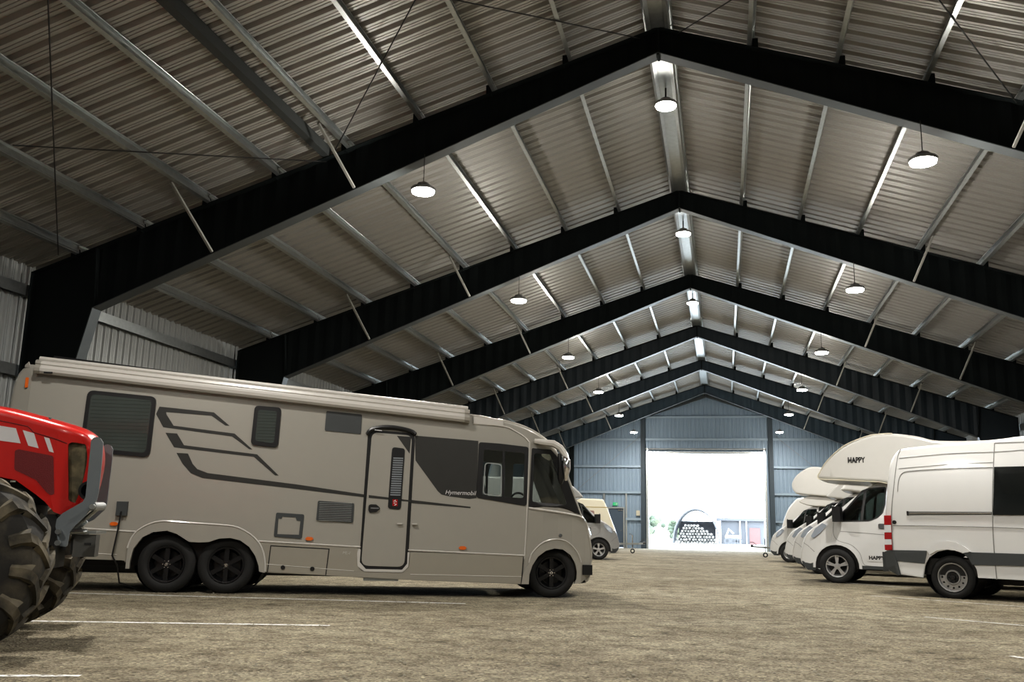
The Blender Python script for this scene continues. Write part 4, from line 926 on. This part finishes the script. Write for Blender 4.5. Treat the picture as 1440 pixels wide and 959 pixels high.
# ================================================================== COACHBUILT MOTORHOMES ON A VAN CAB
CP = smoothpath([(-1.12, 2.08), (-.95, 2.07), (-.74, 2.0), (-.50, 1.84), (-.26, 1.645), (-.02, 1.44), (.14, 1.33), (.32, 1.22), (.50, 1.10), (.62, 1.0), (.70, .88), (.765, .70), (.80, .56), (.79, .40), (.66, .25)], 3)
def Wc(u, z):
    w = .99
    if z > 1.2: w -= .16*((z-1.2)/.9)**1.5
    if u > -.1: w -= .36*(min(u+.1, .95)/.92)**2.2
    return w
def motorhome(P, head, near, paint, label, hpath, HWd, style='alloy', cat='motorhome', letters=False, decal=None, slat=False):
    V = Veh(P, head, .99, near, 'motorhome', label, cat); R = V.root
    def cv(off=0.0, s=1): return lambda u, z: s*(Wc(u, z)+off)
    def cp(name, outline, mt, off=.004, th=.005, holes=(), parent=None, g=.12, sides=(-1, 1)):
        o = None
        for s in sides:
            mb = MB(); panel(mb, outline, holes, cv(off, s), th, g, s); o = mb.build(name, mt, parent or R)
        return o
    wsi = [i for i in range(len(CP)-1) if 1.42 < (CP[i][1]+CP[i+1][1])/2 < 2.0 and CP[i][0] < .05]
    lo, hi = min(wsi), max(wsi)
    mb = MB(); V_, SK = strip(mb, CP, Wc, .05, 14, lambda i, j, m_: lo <= i <= hi and 6 <= j < m_-7, .05); mb.build('cab_shell', paint, R, True)
    MB().add(V_, SK).build('windscreen', MT['dglass'], R, True)
    si = inset(CP, .05)
    arc = archp(0, .33, .445, 14, .30)
    arcs = [p for p in arc]
    win = rpoly([(.02, 1.27), (-.24, 1.50), (-.56, 1.86), (-.70, 1.92), (-1.0, 1.94), (-.985, 1.62), (-.93, 1.45), (-.84, 1.36), (-.68, 1.29)], [.02, .3, .1, .05, .04, .2, .15, .15, .3])
    out = si[1:]+[(.60, .26)]+arcs+[(-1.12, .31)]
    cp('cab_side', out, paint, 0, .02, [win])
    f = cp('window_frame', rpoly([(.07, 1.24), (-.24, 1.54), (-.55, 1.90), (-.70, 1.955), (-1.03, 1.975), (-1.01, 1.62), (-.95, 1.43), (-.85, 1.335), (-.68, 1.26)], [.02, .3, .1, .05, .04, .2, .15, .15, .3]), MT['black'], .005, .004, [win])
    cp('side_window', win, MT['dglass'], -.006, .004)
    cp('window_pillar', ribbon([(-.62, 1.90), (-.53, 1.28)], .05), MT['black'], .004, .01)
    cp('door_crease', ribbon([(-.10, 1.05), (-.5, 1.03), (-1.1, .99)], .012), MT['seam_w'], .003, .003)
    cp('door_gap', ribbon(smoothpath([(.03, 1.23), (.04, 1.0), (-.05, .86), (-.30, .78), (-.46, .62), (-.52, .42), (-.62, .37), (-1.05, .36)], 4), .01), MT['seam_w'], .003, .003)
    cp('sill', [(-.47, .30), (-1.12, .30), (-1.12, .36), (-.45, .37)], MT['dgrey'], .006, .006)
    ao = archp(0, .33, .50, 14, .30); cp('wheel_arch', ao+arc[::-1], paint, .022, .022)
    cp('door_handle', rpoly([(-.85, 1.12), (-.98, 1.12), (-.98, 1.22), (-.85, 1.22)], .03), MT['chrome'], .02, .02)
    cp('headlight', rpoly([(.16, 1.17), (.26, 1.215), (.42, 1.10), (.53, .93), (.47, .90), (.32, 1.0)], .03), MT['lamp_glass'], .025, .03)
    cp('bumper_seam', ribbon([(.46, .62), (.60, .74), (.70, .80)], .012), MT['seam_w'], .002, .003)
    cp('bumper_lower', [(.45, .24), (.62, .24), (.74, .34), (.76, .42), (.44, .40)], MT['dgrey'], .004, .004)
    mb = MB(); mb.box((.70, -.36, .42), (.83, .36, .62)); mb.build('grille', MT['dgrey'], R)
    mb = MB(); mb.box((.60, -.3, .80), (.735, .3, .90)); mb.build('emblem_bar', MT['chrome'], R)
    for s in (-1, 1):
        mb = MB(); mb.tube([(-.06, s*.99, 1.42), (-.04, s*1.12, 1.42)], .04, 8)
        mb.add([(u+du, s*(1.10+dv), z) for du, dv in ((.02, 0), (.05, .22), (-.11, .24), (-.13, .01)) for u, z in ((-.05, 1.24), (-.05, 1.29), (-.05, 1.50), (-.05, 1.55))], [(0,1,5,4),(1,2,6,5),(2,3,7,6),(4,5,9,8),(5,6,10,9),(6,7,11,10),(8,9,13,12),(9,10,14,13),(10,11,15,14),(12,13,1,0),(13,14,2,1),(14,15,3,2),(0,4,8,12),(3,7,11,15)])
        mo = mb.build('door_mirror', MT['black'], R)
        MB().box((-.0, s*1.14-.05, 1.32), (.015, s*1.14+.10, 1.58)).build('mirror_cap', MT['chrome'], mo)
        wheel(R, 0, .34, s*.985, s, .355, .225, style, yaw=0)
        wheel(R, -3.8, .34, s*.985, s, .355, .225, style)
        mb = MB(); mb.box((-1.05, s*.45-.24, .95), (-.6, s*.45+.24, 1.15)); so = mb.build('cab_seat', MT['fabric'], R); MB().box((-1.15, s*.45-.23, 1.15), (-1.03, s*.45+.23, 1.8)).build('backrest', MT['fabric'], so)
    mb = MB(); mb.box((-.35, -.85, .9), (.02, .85, 1.25)); mb.build('dashboard', MT['dgrey'], R)
    mb = MB(); mb.lathe([(-.02, .18), (0, .2), (.02, .18), (0, .165)], 24, Matrix.Translation((-.42, .42, 1.38))@Matrix.Rotation(radians(90+25), 4, 'Z'), True); mb.build('steering_wheel', MT['black'], R, True)
    mb = MB(); mb.box((-1.1, -.85, .28), (.45, .85, .8)); mb.box((-6.0, -.8, .30), (-1.1, .8, .5)); mb.build('underbody', MT['black'], R)
    # living box
    def Wb(u, z):
        w = HWd
        if u > -.6: w -= .22*min(1, (u+.6)/.95)**2
        return w
    hp = smoothpath(hpath, 4)
    mb = MB(); strip(mb, hp, Wb, .06, 8, None, .03); mb.build('body_shell', MT['white2'] if paint is MT['white'] else paint, R, True)
    hi_ = inset(hp, .06)
    for s in (-1, 1):
        mb = MB(); panel(mb, hi_+archp(-3.8, .33, .42, 12, .36)[:0], [], lambda u, z: s*Wb(u, z), .02, .2, s); mb.build('body_wall', MT['white2'] if paint is MT['white'] else paint, R, 30)
        mb = MB(); panel(mb, rpoly([(-2.4, 1.4), (-3.3, 1.4), (-3.3, 2.0), (-2.4, 2.0)], .08), [], lambda u, z: s*(Wb(u, z)+.02), .02, 0, s); mb.build('living_window', MT['bglass'], R)
    if slat:
        k0 = [i for i, p in enumerate(hp) if p[0] > -1.2 and p[1] < 2.25]
        seg = [hp[i] for i in k0][:-3]
        for s in (-1, 1):
            mb = MB(); mb.tube([(u, s*(Wb(u, z)-.01), z) for u, z in hp if z > 2.0 and u > -1.3], .012, 5); mb.build('alcove_edge', MT['cream'], R, True)
    if letters:
        s = near; p = (-.33, 2.465)
        rz = pi if s > 0 else 0
        lt = text_obj('lettering', 'HAPPY', .155, MT['black'], R, (p[0], s*(HWd+.003), p[1]), (pi/2, 0, rz), 0, .006); lt.scale.x = .72
        pb = rpoly([(-.60, .46), (-1.0, .455), (-1.0, .62), (-.60, .635)], .01)
        bo = cp('badge_plate', pb, MT['white'], .012, .008, sides=(s,))
        text_obj('lettering', 'HAPPY', .10, MT['black'], bo, (-.635, s*1.003, .50), (pi/2, 0, rz), 0, .004)
    return V
h1 = [(-5.6, .38), (-5.62, .9), (-5.62, 1.8), (-5.58, 2.7), (-5.45, 2.86), (-4.2, 2.87), (-3.0, 2.87), (-2.1, 2.885), (-1.71, 2.98), (-1.31, 3.045), (-1.0, 3.05), (-.70, 3.0), (-.26, 2.82), (.105, 2.525), (.27, 2.30), (.33, 2.18), (.25, 2.135), (-.15, 2.11), (-.6, 2.08), (-1.0, 2.05), (-1.12, 1.95), (-1.15, 1.5), (-1.15, .38)]
R1 = motorhome(ground(1178, 820), 165, 1, MT['white'], 'white motorhome with rounded alcove over the cab lettered HAPPY, beside the white van', h1, 1.09, letters=True, slat=True)
h2 = [(-5.4, .38), (-5.42, 1.8), (-5.38, 2.6), (-5.2, 2.75), (-3.0, 2.78), (-1.9, 2.76), (-1.3, 2.66), (-.9, 2.48), (-.62, 2.22), (-.60, 2.12), (-.9, 2.08), (-1.12, 2.0), (-1.15, 1.5), (-1.15, .38)]
def gp(x, y): return Vector((x, y, 0))
R2 = motorhome(gp(2.42, 25.9), 165, 1, MT['white'], 'white low-profile motorhome directly behind the HAPPY motorhome', h2, 1.1)
R3 = motorhome(gp(2.50, 30.3), 165, 1, MT['white'], 'white low-profile motorhome, second behind the HAPPY motorhome', h2, 1.1)
h4 = [(-5.6, .38), (-5.62, 1.8), (-5.6, 2.9), (-5.4, 3.1), (-3.0, 3.25), (-1.7, 3.42), (-1.0, 3.50), (-.70, 3.42), (-.38, 3.20), (-.20, 2.94), (-.18, 2.74), (-.27, 2.58), (-.42, 2.50), (-1.2, 2.42), (-1.9, 2.36), (-1.95, 2.2), (-1.95, .38)]
R4 = motorhome(gp(2.35, 37.0), 165, 1, MT['white'], 'white motorhome with tall blunt alcove, farthest of the motorhomes on the right', h4, 1.12)
mb = MB(); hpp = smoothpath([(-1.9, 2.35), (-1.1, 2.42), (-.75, 2.42), (-.45, 2.30), (-.42, 2.2), (-.6, 2.12), (-.9, 2.06), (-1.9, 2.04)], 3)
strip(mb, hpp, lambda u, z: .98, .04, 6)
for s in (-1, 1): panel(mb, inset(hpp, .04), [], lambda u, z: s*.98, .02, 0, s)
mb.build('cab_roof_fairing', MT['white2'], R4.root, True)
L2 = motorhome(ground(842, 787), 17, -1, MT['greyp'], 'silver low-profile motorhome whose nose shows behind the big camper', h2, 1.08)

# ================================================================== CARAVANS
def caravan(P, head, near, label, pts, mt, W=1.1, trim=True):
    V = Veh(P, head, W, near, 'caravan', label, 'caravan'); R = V.root
    path = smoothpath(pts, 4)
    Wf_ = lambda u, z: W
    mb = MB(); strip(mb, path, Wf_, .07, 8); mb.build('body_shell', mt, R, True)
    ins = inset(path, .07)
    win = rpoly([(-2.2, 1.35), (-1.05, 1.35), (-1.05, 1.95), (-2.2, 1.95)], .08)
    for s in (-1, 1):
        mb = MB(); panel(mb, ins+archp(-2.0, .35, .38, 10, .35)[:0], [], lambda u, z: s*W, .02, 0, s); mb.build('side_wall', mt, R)
        mb = MB(); panel(mb, win, [], lambda u, z: s*(W+.02), .02, 0, s); w_ = mb.build('window', MT['bglass'] if not trim else mat('window_blind_pink', (.28, .17, .15), .5), R)
        if trim:
            mb = MB(); mb.box((-4.2, s*(W+.004)-.004, 2.10), (-.42, s*(W+.004)+.004, 2.13)); mb.build('trim_line', mat('ochre_trim', (.35, .26, .08), .5), R)
        mb = MB(); mb.lathe([(-.08, .2), (-.09, .31), (.09, .31), (.08, .2)], 24, Matrix.Translation((-2.3, s*(W-.12), .31)), True); mb.build('wheel', MT['rubber'], R, True)
    d = MB(); d.bar((-.2, -.5, .42), (1.05, 0, .45), .06, .09); d.bar((-.2, .5, .42), (1.05, 0, .45), .06, .09); d.bar((.95, 0, .45), (1.35, 0, .47), .07, .08); dd = d.build('drawbar', MT['galv'], R)
    d = MB(); d.tube([(.75, -.12, .25), (.75, -.12, .85)], .028, 8); d.tube([(.75, -.12, .8), (.68, -.12, .9), (.6, -.12, .9)], .012, 6); j = d.build('jockey_post', MT['chrome'], R, True)
    d = MB(); d.lathe([(-.04, .06), (-.04, .11), (.04, .11), (.04, .06)], 16, Matrix.Translation((.75, -.12, .11)), True); d.build('jockey_wheel', MT['rubber'], j, True)
    d = MB(); d.tube([(1.25, 0, .48), (1.38, 0, .50)], .06, 10); d.tube([(1.1, 0, .52), (1.25, 0, .66), (1.4, 0, .66)], .015, 6); d.build('coupling', MT['dgrey'], dd)
    d = MB(); d.box((-4.0, -.9, .36), (-.2, .9, .5)); d.build('chassis', MT['black'], R)
    return V
cpts = [(-4.6, .40), (-4.65, 1.4), (-4.5, 2.35), (-4.3, 2.50), (-2.5, 2.52), (-.85, 2.50), (-.62, 2.42), (-.48, 2.15), (-.25, 1.55), (-.03, .95), (.0, .60), (-.08, .42)]
caravan(gp(-4.95, 45.0), 6, -1, 'cream caravan with drawbar near the far wall, left of the doorway', cpts, MT['cream'])
wpts = [(-5.2, .40), (-5.25, 1.4), (-5.1, 2.45), (-4.9, 2.62), (-2.5, 2.66), (-1.0, 2.62), (-.65, 2.45), (-.38, 2.10), (-.16, 1.55), (-.03, .95), (.0, .60), (-.08, .42)]
caravan(gp(2.35, 43.2), 172, 1, 'white caravan with curved front and drawbar, farthest vehicle on the right', wpts, MT['white2'], trim=False)

# ================================================================== RED TRACTOR
T_ = Veh(ground(-51, 927), 27, .97, -1, 'tractor', 'red farm tractor with grey front linkage cut off by the left picture edge', 'tractor')
TR = T_.root; q = T_.q
ZT = Zm(0, 560, 5.328); ZU = Zm(0, 740, 5.328)
HV = .32
def th(x, y): return T_.q(x, y, -HV)
tc_ = lambda x, y: T_.q(x, y, -.18)
tp = [(-2.0, 1.95), (-1.2, 1.87), (-.7, 1.80)]+[tc_(*ZT(0, 78)), tc_(*ZT(150, 110)), tc_(*ZT(350, 163)), tc_(*ZT(560, 225)), tc_(*ZT(650, 265)), tc_(*ZT(690, 305))]
te = tp[-1]; tp = smoothpath(tp+[(te[0]+.03, te[1]-.05), (te[0]+.05, te[1]-.18), (te[0]+.03, te[1]-.38), (te[0]+.0, te[1]-.51)], 4)
def Wtr(u, z): return HV-.09*max(0, min(1, (u-te[0]+.28)/.3))**2
mb = MB(); strip(mb, tp, Wtr, .06, 10, None, .03, 6); mb.build('bonnet', MT['red'], TR, True)
ti = inset(tp, .06)
gr = rpoly([th(*ZT(505, 345)), th(*ZT(530, 325)), th(*ZT(668, 345)), th(*ZT(650, 700)), th(*ZT(590, 795)), th(*ZT(505, 768))], .03)
mesh_ = rpoly([th(*ZT(112, 392)), th(*ZT(140, 382)), th(*ZT(400, 432)), th(*ZT(405, 720)), th(*ZT(375, 725)), th(*ZT(345, 700)), th(*ZT(270, 612)), th(*ZT(180, 568)), th(*ZT(108, 535))], .02)
tb_ = [th(*ZT(596, 800)), th(*ZT(450, 872)), th(*ZT(400, 850)), th(*ZT(335, 775)), th(*ZT(260, 715)), th(*ZT(190, 665)), th(*ZT(115, 612)), th(*ZT(0, 590)), (-.8, 1.22), (-2.0, 1.24)]
def tv(off=0.0, s=-1): return lambda u, z: s*(Wtr(u, z)+off)
for s in (-1, 1):
    mb = MB(); panel(mb, ti+tb_, [gr], tv(0, s), .02, .12, s); bs = mb.build('bonnet_side', MT['red'], TR)
    mb = MB(); panel(mb, gr, [], tv(-.03, s), .01, .12, s); go = mb.build('side_grille', MT['grille'], TR)
    c = th(*ZT(630, 690)); mb = MB(); mb.lathe([(s*(HV-.03), .075), (s*(HV+.012), .07), (s*(HV+.012), .05), (s*(HV-.06), .03), (s*(HV-.06), .001)], 24, Matrix.Translation((c[0]+.03, 0, c[1]))); (mb.build('work_lamp', MT['black'], go, True) if s < 0 else None)
    mb = MB(); panel(mb, mesh_, [], tv(.004, s), .004, .08, s); mb.build('mesh_panel', MT['reddk'], bs)
    for pts in ([(-40, 180), (120, 225), (155, 338), (-40, 292)], [(170, 238), (255, 262), (290, 375), (212, 355)], [(330, 290), (370, 300), (403, 408), (368, 398)]):
        pp = [th(*ZT(*p)) for p in pts]
        if pts[0][0] < 0: pp[0] = (-.95, pp[0][1]+.08); pp[3] = (-.95, pp[3][1]+.06)
        mb = MB(); panel(mb, pp, [], tv(.003, s), .003, .1, s); mb.build('white_stripe', MT['decal'], bs)
    cr = MB(); pts = [(-1.9, 1.80)]+[th(*ZT(0, 168)), th(*ZT(250, 255)), th(*ZT(400, 300)), th(*ZT(500, 338))]; cr.tube([(u, s*(Wtr(u, z)+.001), z) for u, z in smoothpath(pts, 3)], .004, 5); cr.build('bonnet_seam', MT['reddk'], bs)
p = th(*ZT(348, 152)); MB().box((te[0]-.5, -.20, 1.02), (te[0]-.04, .20, te[1]-.08)).build('radiator', MT['tblack'], TR)
MB().tube([(p[0], -.2, p[1]-.05), (p[0], -.2, p[1]+.02)], .012, 8).build('washer_nozzle', MT['chrome'], TR)
mb = MB(); mb.box((-1.9, -.25, .75), (.15, .25, 1.18)); mb.build('engine_block', MT['tblack'], TR)
mb = MB(); mb.box((-.45, -.22, .55), (.32, .22, .95)); mb.box((-.18, -.75, .52), (.12, .75, .70)); mb.build('front_axle', MT['tblack'], TR)
# linkage arms
def arm_panel(name, pts, v, mt, th_=.02, r=.02):
    pp = rpoly([T_.q(*p, v) for p in pts], r); mb = MB(); panel(mb, pp, [], lambda u, z: v, th_, 0, -1); return mb.build(name, mt, TR)
near_pts = [ZT(682, 318), ZT(700, 296), ZT(725, 290), ZT(752, 298), ZT(772, 330), ZT(762, 480), ZT(738, 700), ZT(725, 760), ZT(640, 880), ZT(560, 955), ZU(522, 40), ZU(500, 155), ZU(440, 148), ZU(415, 0), ZT(425, 905), ZT(470, 860), ZT(620, 775), ZT(640, 740)]
arm_panel('linkage_arm', near_pts, -.37, MT['tgrey'], .025, .015)
far_pts = [ZT(768, 370), ZT(785, 350), ZT(808, 346), ZT(832, 356), ZT(846, 385), ZT(835, 500), ZT(800, 790), ZT(782, 835), ZT(700, 910), ZT(600, 955), ZT(590, 930), ZT(720, 830), ZT(735, 640)]
arm_panel('linkage_arm', far_pts, .33, MT['tgrey'], .025, .015)
a = T_.q(*ZT(700, 812), -.3); b = T_.q(*ZT(770, 812), .2)
MB().tube([(a[0], -.36, a[1]), (b[0]+.03, -.02, b[1])], .032, 12).build('linkage_pin', MT['galv_dull'], TR, True)
for px in (ZT(692, 812), ZU(436, 40), ZU(432, 125)):
    a = T_.q(*px, -.40); MB().tube([(a[0], -.42, a[1]), (a[0], -.36, a[1])], .020, 10).build('bolt', MT['galv'], TR, True)
a = T_.q(*ZT(640, 905), 0); b = T_.q(*ZT(715, 840), 0); mb = MB(); mb.tube([(a[0]-.1, 0, a[1]-.09), (a[0], 0, a[1])], .035, 10); mb.tube([(a[0], 0, a[1]), (b[0]+.03, 0, b[1]+.03)], .018, 8); mb.build('linkage_ram', MT['galv'], TR, True)
bxp = [ZU(555, 52), ZU(735, 60), ZU(728, 205), ZU(600, 205), ZU(545, 188)]
pp = [T_.q(*p, .05) for p in bxp]
u0 = min(p[0] for p in pp); u1 = max(p[0] for p in pp); z0 = min(p[1] for p in pp); z1 = max(p[1] for p in pp)
mb = MB(); mb.box((u0, -.05, z0), (u1-.14, .45, z1)); mb.box((u1-.16, -.08, z0-.02), (u1, .10, z1-.01)); mb.build('weight_bracket', mat('weight_grey', (.09, .09, .085), .5, metal=.2), TR)
MB().box((u1-.08, -.085, z0+.07), (u1-.03, -.079, z1-.07)).build('bracket_slot', MT['tblack'], TR)
mb = MB(); mb.tube([(u0-.05, -.1, z1+.01), (u0+.12, -.1, z1+.015)], .02, 8); mb.box((u0+.1, -.1, z1-.0), (u1, .4, z1+.02)); mb.build('bracket_top', MT['galv'], TR)
def tractor_tyre(u, v, R, w, yaw, nl=15, name='front_wheel', rim=MT['red']):
    h = w/2; rr = R*.36
    body = [(-h*.7, rr), (-h*.98, rr+.05), (-h*1.04, rr+.13), (-h*.96, R-.10), (-h*.80, R-.05), (-h*.4, R-.028), (0, R-.024), (h*.4, R-.028), (h*.80, R-.05), (h*.96, R-.10), (h*1.04, rr+.13), (h*.98, rr+.05), (h*.7, rr)]
    o = MB().lathe(body, 56).build(name, MT['trub'], TR, True); o.location = (u, v, R); o.rotation_euler.z = yaw
    def surf(a, r, t): return Vector((r*cos(t), a, r*sin(t)))
    mb = MB()
    for s in (-1, 1):
        for k in range(nl):
            t0 = 2*pi*(k+(.5 if s > 0 else 0))/nl; L = 9; ring = []
            for i in range(L):
                f = i/(L-1)
                if f < .72: g = f/.72; a = s*(-.04+(h*.90+.04)*g); r = R-.012*g*g; rb = R-.06-.02*g
                else: g = (f-.72)/.28; a = s*(h*(.90+.17*g)); r = R-.012-.15*g; rb = r-.01; 
                t = t0+.34*min(1, f/.80)
                wd = (.030+.018*f)/R
                if f < .72: outp = [surf(a, rb, t-wd*1.5), surf(a, r, t-wd*.75), surf(a, r, t+wd*.75), surf(a, rb, t+wd*1.5)]
                else:
                    e = .022*(1-g)+.006
                    outp = [surf(a-s*.03, r, t-wd*1.5), surf(a+s*e, r, t-wd*.75), surf(a+s*e, r, t+wd*.75), surf(a-s*.03, r, t+wd*1.5)]
                ring.append(outp)
            vs = [p for q4 in ring for p in q4]; fs = []
            for i in range(L-1):
                for j in range(3): fs.append((4*i+j, 4*i+j+1, 4*i+4+j+1, 4*i+4+j))
            fs += [(0, 1, 2, 3), (4*L-4, 4*L-3, 4*L-2, 4*L-1)]
            mb.add(vs, fs)
    mb.build('tread_lugs', MT['lug'], o, False)
    r_ = MB(); r_.lathe([(-h*.7, rr), (-h*.85, rr+.03), (-h*.85, rr+.01), (-h*.6, rr-.02), (-h*.2, rr*.6), (-h*.2, rr*.3), (-h*.3, .001)], 32); r_.lathe([(h*.7, rr), (h*.85, rr+.03), (h*.85, rr+.01), (h*.6, rr-.02), (h*.2, rr*.5), (h*.2, .001)], 32); r_.build('rim', MT['decal'] if rim is None else rim, o, True)
    return o
nf = ground(21, 882)-T_.o; fu, fv = nf.dot(T_.D), nf.dot(T_.N)
tractor_tyre(-.15, -.97, .61, .42, radians(-6), rim=MT['cream']); tractor_tyre(fu-.12, fv, .61, .42, radians(-6), rim=MT['cream'])
for s in (-1, 1): tractor_tyre(-2.45, s*.92, .82, .5, 0, 20, 'rear_wheel', MT['cream'])
mb = MB()
for s in (-1, 1):
    mb.bar((-1.7, s*.62, 1.2), (-1.75, s*.62, 2.6), .07, .07); mb.bar((-2.9, s*.7, 1.5), (-2.95, s*.65, 2.6), .07, .07)
mb.build('cab_pillar', MT['tblack'], TR)
MB().box((-3.1, -.75, 2.6), (-1.6, .75, 2.72)).build('cab_roof', MT['red'], TR)
MB().box((-2.95, -.6, .8), (-1.7, .6, 1.35)).build('cab_floor', MT['tblack'], TR)
mb = MB(); mb.add([(-1.74, -.6, 1.3), (-1.74, .6, 1.3), (-1.77, .6, 2.6), (-1.77, -.6, 2.6)], [(0, 1, 2, 3)]); mb.build('cab_windscreen', MT['dglass'], TR)

# ================================================================== LIGHT
w = bpy.data.worlds.new('world'); sc.world = w; w.use_nodes = True; nt = w.node_tree; bg = nt.nodes['Background']
bg.inputs[0].default_value = (.74, .87, 1, 1); bg.inputs[1].default_value = 13
pl_ = bpy.data.lights.new('door_portal', 'AREA'); pl_.shape = 'RECTANGLE'; pl_.size = 7.4; pl_.size_y = 6.2; pl_.cycles.is_portal = True
po = bpy.data.objects.new('door_portal', pl_); C.objects.link(po); po.location = (XR-.12, YW+.3, 3.1); po.rotation_euler = (radians(-90), 0, 0)
sc.view_settings.view_transform = 'Standard'; sc.view_settings.look = 'Medium High Contrast'; sc.view_settings.exposure = 0
sc.cycles.max_bounces = 6; sc.cycles.diffuse_bounces = 4; sc.cycles.transparent_max_bounces = 12; sc.cycles.caustics_reflective = False; sc.cycles.caustics_refractive = False
sc.cycles.use_denoising = True; sc.cycles.sample_clamp_indirect = 4
